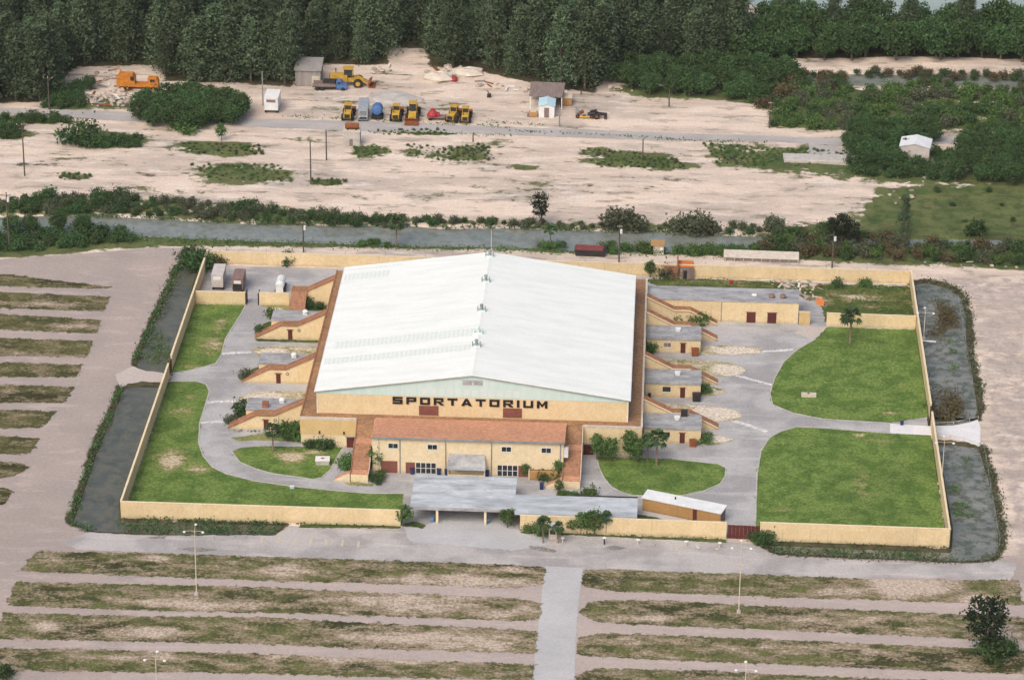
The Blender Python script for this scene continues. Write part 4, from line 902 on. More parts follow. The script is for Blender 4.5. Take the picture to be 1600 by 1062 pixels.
for y0, k in lab.items():
    t, rf, hw, d = dressed_hut(-45.2, -33.7, y0+2.25, y0+7.4, {'back': 'grey-roofed hut behind the farthest back left walkway with door', 'middle': 'grey-roofed hut behind the middle left walkway with a small bush',
                                                             'front': 'grey-roofed hut behind the front left walkway, rusty drum on its roof'}[k], 3.25)
    MB().box(0.6, 1.5, 2.9, 3.7, 3.25, 3.8).build('roof_vent', 'white_metal', rf)
    MB().revolve([(0, 0), (0.55, 0), (0.62, 0.35), (0.4, 0.6), (0, 0.7)], 10, (1.05, 3.3, 3.8)).build('vent_cap', 'white_paint', rf)
    if k == 'front': MB().box(-2.6, -1.4, 0.6, 1.7, 3.25, 4.6).build('roof_drum', 'brick_red', rf)
    r = side_ramp(-1, y0, {'back': 'farthest back brown walkway on the left with maroon door in its yellow wall', 'middle': 'middle brown walkway on the left above a bare yellow wall with maroon door',
                           'front': 'front left brown walkway with drainpipe beside its maroon door'}[k], 2.2)
    dr = MB().box(-7.9, -7.0, 0.03, 0.098, 0.0, 2.15).build('door', 'maroon', r)
    MB().box(-8.15, -6.75, -0.02, 0.098, 2.17, 2.35).build('lintel', 'panel_brown', dr)
    ring = MB()
    ring.revolve([(0.16, -0.06), (0.34, -0.06), (0.34, 0.06), (0.16, 0.06), (0.16, -0.06)], 14)
    o = ring.build('round_vent', 'shed_brown', r, (-5.6, 0.06, 2.2)); o.rotation_euler.x = math.pi/2
    MB().revolve([(0, 0), (0.155, 0)], 12).build('vent_core', 'white_paint', r, (-5.6, 0.05, 2.2)).rotation_euler.x = math.pi/2
    if k == 'front': MB().tube((-4.9, 0.02, 0), (-4.9, 0.02, 3.0), 0.07).build('drainpipe', 'grey_metal', r)
side_ramp(-1, 66.0, 'brown walkway at the back left corner turning down towards the huts', 2.2, True)

# long service building at the back right
t = thing('service_building', 'long flat-roofed yellow service building with two maroon doors', 'building', (33.5, 63.45, 0))
MB().box(0, 31.9, 0, 0.25, -0.2, 4.75).build('front_wall', 'yellow', t)
MB().box(0, 31.9, 6.5, 6.75, -0.2, 4.75).build('back_wall', 'yellow', t)
for x in (0, 31.65): MB().box(x, x+0.25, 0.252, 6.498, -0.2, 4.75).build('end_wall', 'yellow', t)
rf = MB().box(-0.1, 32.0, -0.1, 6.85, 4.752, 5.0).build('roof', 'tar_roof', t)
for x in (26.2, 28.6): MB().revolve([(0, 0), (0.55, 0), (0.55, 0.4), (0.75, 0.4), (0.6, 0.75), (0, 0.85)], 10, (x, 2.2, 5.0)).build('roof_vent', 'trailer_brown', rf)
MB().box(22.0, 23.0, 2.8, 3.6, 5.0, 5.25).build('hatch', 'white_paint', rf)
for x in (21.0, 25.4):
    d = MB().box(x, x+1.9, -0.06, -0.003, 0, 2.4).build('door', 'maroon', t)
    MB().box(x-0.15, x+2.05, -0.1, -0.003, 2.42, 2.55).build('lintel', 'panel_brown', d)
for x in (15.6, 5.6, 8.3): MB().tube((x, -0.08, 0), (x, -0.08, 4.7), 0.08 if x > 10 else 0.04).build('downpipe', 'grey_metal' if x > 10 else 'gold', t)

# entrance canopy (flat pale roof on posts) and the ticket building roof joined to it
t = thing('entrance_canopy', 'wide flat pale grey entrance canopy on yellow posts', 'canopy', (0, -32, 0))
rf = MB().box(-9.6, 9.85, 0, 13.1, 3.2, 3.55).build('roof', 'tar_pale', t)
MB().box(-9.65, 11.0, -0.12, -0.003, 2.95, 3.5).build('fascia', 'tar_roof', rf)
MB().box(9.852, 11.0, 0, 6.2, 3.2, 3.53).build('roof_link', 'tar_pale', rf)
for x, y in ((-4.5, 0.3), (4.5, 0.3), (-9.2, 6.3), (-4.5, 12.5), (4.5, 12.5), (9.4, 12.5), (-9.2, 12.5)):
    MB().box(x-0.22, x+0.22, y-0.22, y+0.22, 0, 3.2).build('post', 'cream', t)
MB().box(-4.3, 4.3, 6.8, 7.1, 1.1, 3.19).build('turnstile_wall', 'yellow', t)
for x in np.linspace(-3.6, 3.6, 7): MB().box(x-0.1, x+0.1, 6.4, 7.4, 0, 1.05).build('turnstile', 'panel_brown', t)
MB().box(-9.4, -4.6, 7.2, 7.4, 0, 3.19).build('back_panel', 'panel_brown', t)
MB().box(4.6, 9.7, 7.2, 7.4, 0, 3.19).build('back_panel', 'panel_brown', t)
t = thing('ticket_building', 'low building with pale weathered flat roof right of the entrance canopy', 'building', (11.1, -33.4, 0))
MB().box(-1.1, 21.7, 0.1, 7.6, 3.15, 3.52).build('roof', 'tar_pale', t)
for b in [(0, 21.6, 7.2, 7.45), (21.35, 21.6, 0.2, 7.18), (0, 0.25, 0.2, 7.18)]: MB().box(*b, 0, 3.14).build('wall', 'tan_ply', t)
MB().box(9.8, 21.7, 7.62, 7.78, 2.9, 3.75).build('parapet', 'dark', t)
# white-roofed shed set at an angle
c0 = Vector((33.7, -23.9)); ang = math.atan2(-29.3+23.9, 48.3-33.7); Ls = 15.6
t = thing('white_roofed_shed', 'tan shed with white roof set askew behind the front wall', 'shed', (c0.x, c0.y, 0), ang)
MB().box(0, Ls, 0, 0.15, 0, 2.6).build('front_wall', 'tan_ply', t)
MB().box(0, Ls, 2.6, 2.75, 0, 2.6).build('back_wall', 'tan_ply', t)
for x in (0, Ls-0.15): MB().box(x, x+0.15, 0.152, 2.598, 0, 2.6).build('end_wall', 'shed_brown', t)
MB().hexa([(-0.15,-0.2,2.62),(Ls+0.2,-0.2,2.62),(Ls+0.2,2.95,2.9),(-0.15,2.95,2.9)], [(-0.15,-0.2,2.8),(Ls+0.2,-0.2,2.8),(Ls+0.2,2.95,3.08),(-0.15,2.95,3.08)]).build('roof', 'white_metal', t)
MB().box(10.1, 10.9, -0.06, -0.003, 0, 2.5).build('door', 'maroon', t)
MB().tube((6.0, 1.5, 2.9), (6.0, 1.5, 3.4), 0.14).build('flue', 'dark', t)
t = thing('ticket_booth', 'small pale ticket booth between two palms on the median', 'booth', (17.3,-36.0))
MB().box(-0.75, 0.75, -0.7, 0.7, 0, 2.5).build('body', 'coping', t)
MB().box(-1.05, 1.05, -1.0, 1.0, 2.5, 2.7).build('roof', 'white_paint', t)
MB().box(-0.5, 0.5, -0.73, -0.702, 1.1, 2.0).build('window', 'glass', t)
MB().box(0.702, 0.73, -0.4, 0.4, 0, 2.0).build('door', 'panel_brown', t)

# ------------------------------------------------------------------ vegetation
def leaf_tris(cent, size, r, droop=0.0, aspect=1.0):
    """one triangle per centre, random facing; droop pulls the tip down"""
    n = len(cent)
    a = r.normal(size=(n,3)); a /= np.linalg.norm(a, axis=1)[:,None]
    b = r.normal(size=(n,3)); b -= a*(a*b).sum(1)[:,None]; b /= np.linalg.norm(b, axis=1)[:,None]
    if droop:
        a[:,2] = -np.abs(a[:,2])*droop-droop*0.5; a /= np.linalg.norm(a, axis=1)[:,None]
        b -= a*(a*b).sum(1)[:,None]; b /= np.linalg.norm(b, axis=1)[:,None]
    s = (size*(0.6+0.8*r.random(n)))[:,None]
    v = np.empty((n,3,3))
    v[:,0] = cent+a*s*aspect; v[:,1] = cent-a*s*0.5*aspect+b*s*0.6; v[:,2] = cent-a*s*0.5*aspect-b*s*0.6
    return v.reshape(-1,3), np.arange(3*n).reshape(-1,3)

def crown_mesh(name, clumps, per, spread, size, r, mat, droop=0.0, aspect=1.0):
    c = np.asarray(clumps, float)
    pts = np.repeat(c[:,:3], per, 0)+r.normal(size=(len(c)*per,3))*spread*np.repeat(c[:,3] if c.shape[1] > 3 else np.ones(len(c)), per)[:,None]*np.array([1,1,0.7])
    pts[:,2] = np.maximum(pts[:,2], 0.05)
    v, f = leaf_tris(pts, np.full(len(pts), size), r, droop, aspect)
    me = np_mesh(name, v, f); me.materials.append(M[mat]); return me

def trunk_mesh(name, path, r0, r1, limbs=(), mat='trunk'):
    m = MB(); k = len(path)-1
    for i in range(k): m.tube(path[i], path[i+1], r0+(r1-r0)*i/k, r0+(r1-r0)*(i+1)/k, 7)
    for a, b, ra in limbs: m.tube(a, b, ra, ra*0.35, 5)
    me = m.mesh(name); me.materials.append(M[mat]); return me

def tree_proto(kind, seed):
    """meshes (crown, trunk) of one tree about its base"""
    r = np.random.default_rng(seed)
    if kind == 'pine':                     # tall wispy casuarina
        h = 16+5*r.random(); R = 3.0+1.2*r.random(); cl = []; ph = r.random()*6
        for i in range(190):
            t = r.random()**0.8; z = 1.5+t*(h-1.5)
            an = r.random()*6.283; rr = R*(1-t**2.2)*(0.35+0.65*math.sqrt(r.random()))*(0.8+0.35*math.sin(an*2+ph+z*0.5))
            cl.append((rr*math.cos(an), rr*math.sin(an), z, 0.7+0.5*(1-t)))
        limbs = [((0,0,z), (R*0.7*math.cos(z*2.4), R*0.7*math.sin(z*2.4), z+0.9), 0.07) for z in np.arange(2.5, h*0.85, 0.8)]
        return crown_mesh('crown', cl, 18, 0.85, 0.30, r, 'leaf_pine', 0.5, 1.6), trunk_mesh('trunk', [(0,0,-0.3),(0.1,0.1,h*0.4),(0,0.1,h*0.96)], 0.28, 0.04, limbs)
    if kind == 'round':                    # broad dark tree
        h = 8.0; R = 3.4; cl = []
        for i in range(150):
            u = r.normal(size=3); u /= np.linalg.norm(u); q = 0.45+0.55*r.random()**0.6
            cl.append((u[0]*R*q, u[1]*R*q, h*0.58+u[2]*h*0.40*q, 1.0))
        limbs = [((0,0,1.5), (1.9*math.cos(a), 1.9*math.sin(a), 4.5), 0.12) for a in np.arange(0, 6.2, 1.1)]
        return crown_mesh('crown', cl, 16, 0.5, 0.34, r, 'leaf_dark'), trunk_mesh('trunk', [(0,0,-0.3),(0.1,0,2.0),(0,0.1,5.0)], 0.3, 0.1, limbs)
    if kind in ('bush', 'bush_mid', 'bush_grey', 'bush_dry'):
        R = 1.5; H = 1.9; cl = []
        for lob in range(5):
            lx, ly = r.normal(size=2)*0.55; lr = 0.7+0.5*r.random()
            for i in range(16):
                u = r.normal(size=3); u /= np.linalg.norm(u); q = 0.5+0.5*r.random()**0.5
                cl.append((lx+u[0]*R*0.62*q*lr, ly+u[1]*R*0.62*q*lr, max(0.15, H*0.48*lr+u[2]*H*0.45*lr*q), 0.6+1.0*r.random()))
        mt = {'bush': 'leaf_dark', 'bush_mid': 'leaf_mid', 'bush_grey': 'leaf_grey', 'bush_dry': 'leaf_dry'}[kind]
        st = [((0,0,-0.1), (0.5*math.cos(a), 0.5*math.sin(a), 0.9), 0.04) for a in (0.3, 1.7, 3.0, 4.4, 5.5)]
        return crown_mesh('foliage', cl, 13, 0.30, 0.19, r, mt), trunk_mesh('stem', [(0,0,-0.2),(0,0.05,0.6)], 0.07, 0.03, st)
    if kind == 'slim':                     # small upright leafy tree
        h = 4.6; cl = []
        for i in range(60):
            u = r.normal(size=3); u /= np.linalg.norm(u); q = 0.4+0.6*r.random()**0.5
            cl.append((u[0]*1.15*q, u[1]*1.15*q, h*0.60+u[2]*h*0.36*q, 1.0))
        return crown_mesh('crown', cl, 14, 0.26, 0.2, r, 'leaf_mid'), trunk_mesh('trunk', [(0,0,-0.2),(0.05,0,1.2),(0,0.05,h*0.8)], 0.10, 0.03, [((0,0,1.2),(0.5,0.2,2.4),0.05),((0,0,1.4),(-0.5,0.1,2.5),0.05)])
    if kind == 'palm':                     # fan palm
        h = 4.6; m = MB()
        for i in range(44):
            an = r.random()*6.283; el = r.uniform(-0.6, 1.35); L = 1.45+0.35*r.random()
            d = Vector((math.cos(an)*math.cos(el), math.sin(an)*math.cos(el), math.sin(el)))
            s = d.cross(Vector((0,0,1))); s = s.normalized() if s.length > 1e-3 else Vector((1,0,0))
            u = s.cross(d)
            p0 = Vector((0,0,h)); p1 = p0+d*L*0.55; 
            m.add([p0-s*0.02, p0+s*0.02, p1+s*0.04, p1-s*0.04], [(0,1,2,3)])
            for k in range(5):             # fan of leaflets
                b = (k-2)*0.48
                dd = (d*math.cos(b)+s*math.sin(b)).normalized(); tip = p1+dd*L*0.62+Vector((0,0,-0.22-0.1*abs(k-2)))
                w = (s*math.cos(b)-d*math.sin(b))*0.2; mid = p1+dd*L*0.32
                m.add([p1, mid+w, tip, mid-w], [(0,1,2,3)])
        me = m.mesh('fronds'); me.materials.append(M['leaf_palm'])
        return me, trunk_mesh('trunk', [(0,0,-0.2),(0.06,0,h*0.5),(0,0,h)], 0.17, 0.13, (), 'palm_trunk')
    if kind == 'gum':                      # loose open tree
        h = 9.0; cl = []
        for i in range(70):
            u = r.normal(size=3); u /= np.linalg.norm(u); q = 0.35+0.65*r.random()**0.5
            cl.append((u[0]*2.4*q+0.3*r.normal(), u[1]*2.2*q, h*0.62+u[2]*h*0.36*q, 0.9))
        limbs = [((0,0,1.0), (1.4*math.cos(a), 1.2*math.sin(a), 5.0), 0.13) for a in (0.4, 2.2, 3.6, 5.2)]
        return crown_mesh('crown', cl, 20, 0.42, 0.27, r, 'leaf_black'), trunk_mesh('trunk', [(0,0,-0.3),(0.15,0,2.5),(0.1,0.1,7.0)], 0.24, 0.06, limbs)
PROTO = {}
def protos(kind, n):
    if kind not in PROTO: PROTO[kind] = [tree_proto(kind, 11*i+len(kind)*7+3) for i in range(n)]
    return PROTO[kind]
NAMES = {'pine': ('pine_tree', 'tree'), 'round': ('broadleaf_tree', 'tree'), 'bush': ('shrub', 'shrub'), 'bush_mid': ('shrub', 'shrub'), 'bush_grey': ('shrub', 'shrub'),
         'bush_dry': ('shrub', 'shrub'), 'slim': ('small_tree', 'tree'), 'palm': ('palm_tree', 'palm'), 'gum': ('open_tree', 'tree')}
VR = np.random.default_rng(21)
def plant(kind, p, label, scale=1.0, group=None, z=0.0, wide=1.0, parts=True):
    ps = protos(kind, {'pine': 6, 'round': 3, 'palm': 3, 'slim': 3}.get(kind, 3))
    cr, tr = ps[int(VR.integers(len(ps)))]
    nm, cat = NAMES[kind]
    o = thing(nm, label, cat, (p[0], p[1], z), float(VR.random()*6.283), group)
    s = scale*(0.93+0.14*VR.random())
    o.scale = (s*wide, s*wide, s)
    put(cr.name.split('.')[0], cr, None, o); put(tr.name.split('.')[0], tr, None, o)
    return o

def plant_mass(name, kinds, pts, label, smin, smax, cat='shrubs'):
    """shrubs that read as one mass: one object, merged"""
    vs = []; mats = []; fm = []
    for q in pts:
        kd = kinds[int(VR.integers(len(kinds)))]
        ps = protos(kd, 3); me = ps[int(VR.integers(len(ps)))][0]
        v = np.empty(len(me.vertices)*3, np.float32); me.vertices.foreach_get('co', v); v = v.reshape(-1,3)
        a = VR.random()*6.283; s = smin+(smax-smin)*VR.random(); c_, s_ = math.cos(a)*s, math.sin(a)*s
        vs.append(np.stack([v[:,0]*c_-v[:,1]*s_+q[0], v[:,0]*s_+v[:,1]*c_+q[1], v[:,2]*s], 1))
        mt = me.materials[0]
        if mt not in mats: mats.append(mt)
        fm += [mats.index(mt)]*(len(v)//3)
    v = np.vstack(vs); me = np_mesh(name, v, np.arange(len(v)).reshape(-1,3))
    for m in mats: me.materials.append(m)
    me.polygons.foreach_set('material_index', np.array(fm, np.int32))
    return tag(put(name, me, None), label, cat, None, 'stuff')

def scatter(poly, spacing, r, n=6000):
    p = np.asarray(poly, float); lo, hi = p.min(0), p.max(0); out = []
    c = lo+r.random((n,2))*(hi-lo)
    ok = dist_in(poly, c[:,0], c[:,1]) > 0
    cells = {}
    for q in c[ok]:
        k = (int(q[0]//spacing), int(q[1]//spacing))
        if any(math.hypot(q[0]-e[0], q[1]-e[1]) < spacing for i in (-1,0,1) for j in (-1,0,1) for e in cells.get((k[0]+i, k[1]+j), ())): continue
        cells.setdefault(k, []).append(q); out.append(q)
    return out

# the pine wood at the back: individual trees, nearest 300; anything deeper is one mass
WOOD = [[(-40.0,234.3),(-22.2,235.7),(-23.8,259.1),(-42.0,257.7)],
        [(-140.6,179.9),(-117.4,183.8),(-116.5,201.4),(-114.3,212.0),(-93.1,213.6),(-90.6,202.4),(-67.1,202.3),(-58.0,201.1),(-56.4,208.8),(-52.6,218.6),(-42.6,217.4),(-35.2,219.9),(-35.8,234.6),(-41.2,257.8),(-158.2,264.7)],
        [(-26.2,235.4),(-24.6,218.8),(-13.0,216.8),(-4.5,211.7),(5.5,205.0),(18.5,202.2),(20.6,214.6),(29.5,220.0),(55.7,224.9),(56.1,254.8),(28.9,258.9),(-5.3,259.5),(-23.9,255.9)]]
r = np.random.default_rng(5)
pts = [q for w in WOOD for q in scatter(w, 4.9, r)]
pts.sort(key=lambda q: q[1])
ZONES = [(-95, 'in the dark corner left of the dump'), (-75, 'behind the orange crane'), (-50, 'behind the rounded thicket'), (-36, 'behind the large loader and dump truck'), (-22, 'closing the head of the yard track'),
         (-4, 'behind the sand heaps right of the track'), (14, 'behind the pale blue shed and barn'), (999, 'at the right end beside the bushy trees')]
def pine_label(q):
    z = next(t for x, t in ZONES if q[0] < x)
    ln = [e for e in pts if abs(e[0]-q[0]) < 6]; front = sum(e[1] < q[1]-3 for e in ln) < 2
    return ('front-row pine of the wood ' if front else 'pine deeper in the wood ')+z
for q in pts[:300]:
    k = 0 if q[0] < -30 else 1
    plant('pine', q, pine_label(q), 0.58+0.52*r.random(), pine_label(q), wide=1.0+0.45*r.random())
rest = pts[300:]
if rest:
    cr = [protos('pine', 6)[i][0] for i in range(6)]
    vs = []; 
    for q in rest:
        me = cr[int(r.integers(6))]; v = np.empty(len(me.vertices)*3, np.float32); me.vertices.foreach_get('co', v)
        vs.append(v.reshape(-1,3)+np.array([q[0], q[1], 0]))
    v = np.vstack(vs); me = np_mesh('deep_wood', v, np.arange(len(v)).reshape(-1,3)); 
    tag(put('deep_wood', me, 'leaf_pine'), 'far mass of pines at the back of the wood', 'trees', None, 'stuff')
for q in scatter([(57.8,197.8),(62.8,212.1),(69.4,217.3),(70.0,207.0),(64.1,195.1),(60.0,191.7)], 2.6, r): plant('bush' if r.random() < 0.6 else 'bush_dry', q, 'scrubby bush at the left end of the pond', 1.0+0.7*r.random(), 'scrub at the pond end')
# lower broadleaf trees along the lagoon on the right and the mangrove in front of them
for q in scatter([(54.1,224.7),(66.5,228.1),(95.3,230.3),(134.9,232.3),(137.1,254.9),(96.5,251.8),(62.8,250.2)], 4.6, r):
    plant('round', q, 'dark broadleaf tree in the belt along the lagoon', 0.85+0.45*r.random(), 'trees along the lagoon')
for p in [(66.8,244.4), (79.5,247.4), (84.5,246.8), (99.5,244.9), (113.2,246.0), (114.8,244.1)]:
    plant('pine', p, 'spiky pine standing above the lagoon tree belt', 0.62+0.15*r.random(), 'pines above the lagoon belt')
for q in scatter([(21.6,209.0),(29.5,217.1),(65.4,219.8),(67.3,215.2),(61.8,201.8),(59.3,196.1),(45.8,199.7),(29.8,200.3)], 3.6, r):
    plant('round', q, 'bushy green tree on the sand bank right of the pine wood', 0.55+0.3*r.random(), 'bushy trees right of the wood')
plant_mass('mangrove_scrub', ['bush', 'bush_mid', 'bush_mid', 'bush_grey'], scatter([(62.2,181.2),(67.3,197.6),(76.4,208.4),(79.6,206.8),(97.3,207.7),(110.3,210.0),(132.6,208.9),(130.3,184.5),(112.9,181.4),(77.0,179.2)], 3.3, r), 'dark mangrove scrub between the far road and the pond', 0.7, 1.7)
plant_mass('pond_scrub', ['bush_dry', 'bush_grey', 'bush'], scatter([(68.7,218.2),(74.4,219.6),(83.4,220.7),(98.1,220.9),(133.9,222.1),(133.6,218.3),(117.3,218.0),(97.9,218.0),(78.4,217.0),(72.1,214.7),(73.2,207.2),(70.0,207.0)], 2.6, r)+scatter([(96.2,216.5),(107.5,216.4),(107.9,209.8),(96.6,209.0)], 2.6, r)+scatter([(75.4,215.8),(81.2,215.3),(80.9,207.8),(75.6,207.4)], 2.4, r)+scatter([(125.3,216.8),(133.5,217.4),(132.8,210.8),(124.7,210.2)], 2.4, r), 'brown scrub fringing the pond below the lagoon trees', 0.5, 1.1)
for q in scatter([(81.6,178.2),(86.3,179.9),(100.3,178.8),(101.4,172.8),(91.2,155.3),(82.9,154.7),(79.5,165.7)], 3.2, r):
    plant('round', q, 'leafy green tree around the white-roofed shed', 0.45+0.2*r.random(), 'trees around the white shed')
for q in scatter([(107.3,169.0),(112.5,177.1),(129.3,174.9),(126.5,145.7),(114.6,145.6),(104.3,148.1)], 3.4, r):
    plant('round', q, 'dark leafy tree in the clump right of the white-roofed shed', 0.5+0.2*r.random(), 'trees right of the white shed')
for q in scatter([(91.9,168.7),(107.1,165.6),(104.2,146.9),(93.8,148.1),(80.3,149.2),(80.6,156.2)], 3.0, r):
    plant('bush', q, 'dark shrub below the white-roofed shed', 0.9+0.4*r.random(), 'shrubs below the white shed')
# big rounded bush by the far road (several trunks that read as one bush stay single plants)
BB = [(-93.1,174.0),(-91.0,183.5),(-82.7,186.4),(-72.9,184.9),(-66.3,177.8),(-69.5,171.0),(-79.9,167.2),(-87.9,168.3)]
for q in scatter(BB, 2.9, r):
    plant('round', q, 'dense dark green tree in the big rounded thicket by the far road', 0.62+0.12*r.random(), 'thicket by the far road', wide=1.15)
plant('bush_mid', (-80.4,166.3), 'pale green shrub at the foot of the rounded thicket', 1.9)
plant('slim', (-70.4,161.0), 'bright yellow-green sapling right of the rounded thicket', 1.0)
# shrubs on the sand flat
for p, s, l in [((-104.1,157.6), 2.6, 'tall dark shrub at the left of the sand flat'), ((-99.9,155.4), 1.4, 'low dark shrub right of the tall shrub on the sand flat')]:
    plant('bush', p, l, s)
for q in scatter([(-103.7,157.7),(-90.6,160.3),(-88.9,156.2),(-99.7,154.2)], 2.2, r): plant('bush', q, 'low dark shrub in the row on the left sand flat', 0.75+0.3*r.random(), 'shrub row on the sand flat')
for q in scatter([(-126.2,171.6),(-109.1,172.9),(-108.3,170.3),(-125.4,167.3)], 2.4, r): plant('bush', q, 'dark shrub along the left end of the far road', 0.8+0.3*r.random(), 'shrubs by the far road')
for q in scatter([(-127.7,163.2),(-120.1,164.2),(-118.6,159.6),(-126.5,156.8)], 2.4, r): plant('bush', q, 'dark shrub at the left edge below the far road', 0.9+0.3*r.random(), 'shrubs at the left edge')
for poly, lb in [([(-38.6,158.2),(-32.7,161.2),(-28.8,155.6),(-36.5,152.5)], 'left of the weed patch'), ([(-25.8,162.1),(-15.6,159.9),(-6.6,163.6),(-3.7,153.3),(-16.6,151.5),(-24.3,153.4)], 'in the middle weed patch'), ([(15.8,162.2),(24.3,161.2),(39.6,156.5),(41.2,150.8),(21.5,150.2),(17.5,155.7)], 'in the right weed patch'),
                 ([(-75.2,144.7),(-54.1,146.3),(-50.7,136.0),(-69.4,135.4)], 'in the left grass patch'), ([(-79.4,157.8),(-60.9,158.3),(-59.2,152.5),(-76.3,152.1)], 'below the rounded thicket'), ([(-105.8,136.8),(-98.1,137.3),(-97.8,133.7),(-104.5,133.2)], 'alone on the left sand'),
                 ([(-33.5,170.6),(-17.2,172.2),(-16.5,168.8),(-31.7,167.7)], 'along the near edge of the far road'), ([(-45.9,137.5),(-38.2,138.1),(-37.8,134.9),(-45.6,134.3)], 'at the foot of the dark pole'), ([(45.7,167.0),(79.5,165.2),(80.8,159.5),(66.9,153.5),(48.7,154.6)], 'in the weedy field below the road')]:
    plant_mass('weedy_scrub', ['bush_mid', 'bush_mid', 'bush_grey'], scatter(poly, 1.25, r), 'low weedy scrub '+lb, 0.10, 0.36)
for q in scatter([(-116.8,180.3),(-115.8,188.5),(-111.1,193.4),(-108.9,182.7),(-105.8,181.1)], 2.4, r): plant('bush', q, 'dark shrub in front of the wood beside the dump', 1.0+0.6*r.random(), 'shrubs beside the dump')
plant('round', (-107.9,193.7), 'small dark tree in the dump left of the crane', 0.5)
# canal banks
for q in scatter([(-121.1,114.7),(-113.3,120.3),(-104.8,122.5),(-97.5,123.0),(-79.5,122.0),(-56.9,119.0),(-41.9,116.2),(-27.1,115.0),(-14.0,115.2),(-13.8,112.2),(-26.7,110.5),(-38.5,111.2),(-56.0,111.4),(-78.1,112.8),(-95.8,113.1),(-120.4,111.3)], 2.2, r):
    plant(['bush', 'bush', 'bush_grey'][int(r.integers(3))], q, 'dark shrub in the far canal bank hedge '+(hz := next(t for x, t in ((-92, 'at the left edge'), (-70, 'above the clump of trees in the water'), (-52, 'before the left ditch'), (-30, 'behind the left utility pole'), (99, 'behind the left canal palm')) if q[0] < x)), 0.55+0.75*r.random()**1.5, 'far bank hedge '+hz)
for q in scatter([(-14.0,114.4),(2.0,115.6),(16.6,115.1),(31.1,115.4),(38.4,116.7),(47.1,116.6),(60.1,115.3),(68.8,114.4),(68.7,112.5),(48.5,112.2),(36.9,113.2),(16.7,112.5),(2.1,113.0),(-13.8,112.2)], 2.2, r):
    plant(['bush', 'bush_grey', 'bush_grey'][int(r.integers(3))], q, 'grey-green shrub on the far canal bank, right half', 0.4+0.6*r.random()**1.5, 'far canal bank shrubs right')
for p, s in [((25.3,113.5), 2.0), ((27.5,113.3), 2.2), ((29.7,113.4), 1.8), ((42.0,112.8), 2.0), ((44.2,112.6), 2.2), ((46.3,112.4), 1.9), ((39.8,113.0), 1.5), ((60.8,115.3), 1.7), ((62.3,114.7), 1.4)]:
    plant('bush_grey', p, 'larger grey-brown shrub leaning over the far canal bank', s, 'large shrubs over the canal')
choke = []
for q in scatter([(60.0,110.0),(73.1,113.9),(84.5,111.8),(95.8,108.2),(122.9,108.6),(122.1,99.9),(102.2,98.5),(88.2,100.3),(74.0,100.0),(64.1,100.8),(57.0,102.5)], 2.7, r):
    choke.append(q)
plant_mass('canal_scrub', ['bush', 'bush', 'bush_mid', 'bush_grey', 'bush_dry'], choke, 'tangled scrub choking the right end of the canal', 0.7, 1.4)
for q in scatter([(89.6,139.8),(126.4,144.1),(124.3,122.9),(89.4,122.3)], 9, r):
    plant('bush', q, 'low shrub dotted over the right-hand field', 0.35+0.4*r.random(), 'shrubs in the right field')
for p, s in [((76.4,107.5), 1.0), ((78.5,106.9), 0.9), ((74.3,108.8), 0.85)]: plant('gum', p, 'grey open tree on the canal bank by the right pole', s*0.85, 'open trees by the right pole')
plant('pine', (90.6,112.2), 'slender pine alone at the edge of the right field', 0.45)
plant('bush', (106.3,114.8), 'broad dark shrub near the right end of the canal', 1.9)
for q in scatter([(-117.6,97.2),(-103.6,99.7),(-93.7,101.2),(-91.2,103.6),(-83.7,101.9),(-82.5,99.0),(-89.9,95.6),(-95.2,93.0),(-116.0,89.3)], 2.4, r):
    plant('bush', q, 'dark shrub on the near canal bank at the left', 0.9+0.6*r.random(), 'near canal bank shrubs left')
for p in [(-105.5,100.3), (-99.4,102.3), (-109.2,98.6), (-93.8,101.6)]: plant('round', p, 'dark tree standing in the canal at the left', 0.6, 'trees in the canal left')
for q in scatter([(-31.6,100.1),(-24.4,100.3),(-24.6,98.8),(-30.0,98.4)]+[], 1.8, r): plant('bush_mid', q, 'small shrub on the near canal bank behind the arena', 0.7, 'near bank shrubs')
for q in scatter([(22.8,101.1),(31.3,100.6),(39.9,100.5),(54.1,101.5),(58.4,101.1),(52.7,99.2),(38.5,99.3),(25.7,98.8)], 2.1, r): plant('bush_mid', q, 'green shrub on the near canal bank right of the red-topped boat', 0.8+0.4*r.random(), 'near bank shrubs right')
g = plant('gum', (8.6,113.8), 'tall dark tree on the far canal bank mirrored in the water', 0.98); g.scale = (0.82, 0.82, 0.95)
plant('palm', (-23.1,100.4), 'palm on the near canal bank left of the roof ridge', 1.15)
plant('palm', (11.3,101.4), 'palm on the near canal bank right of the roof ridge', 0.95)
for q in scatter([(9.1,102.3),(14.1,102.3),(14.2,100.5),(9.2,100.5)], 1.4, r): plant('bush_mid', q, 'shrub at the foot of the right canal palm', 0.7, 'shrubs at the canal palm')

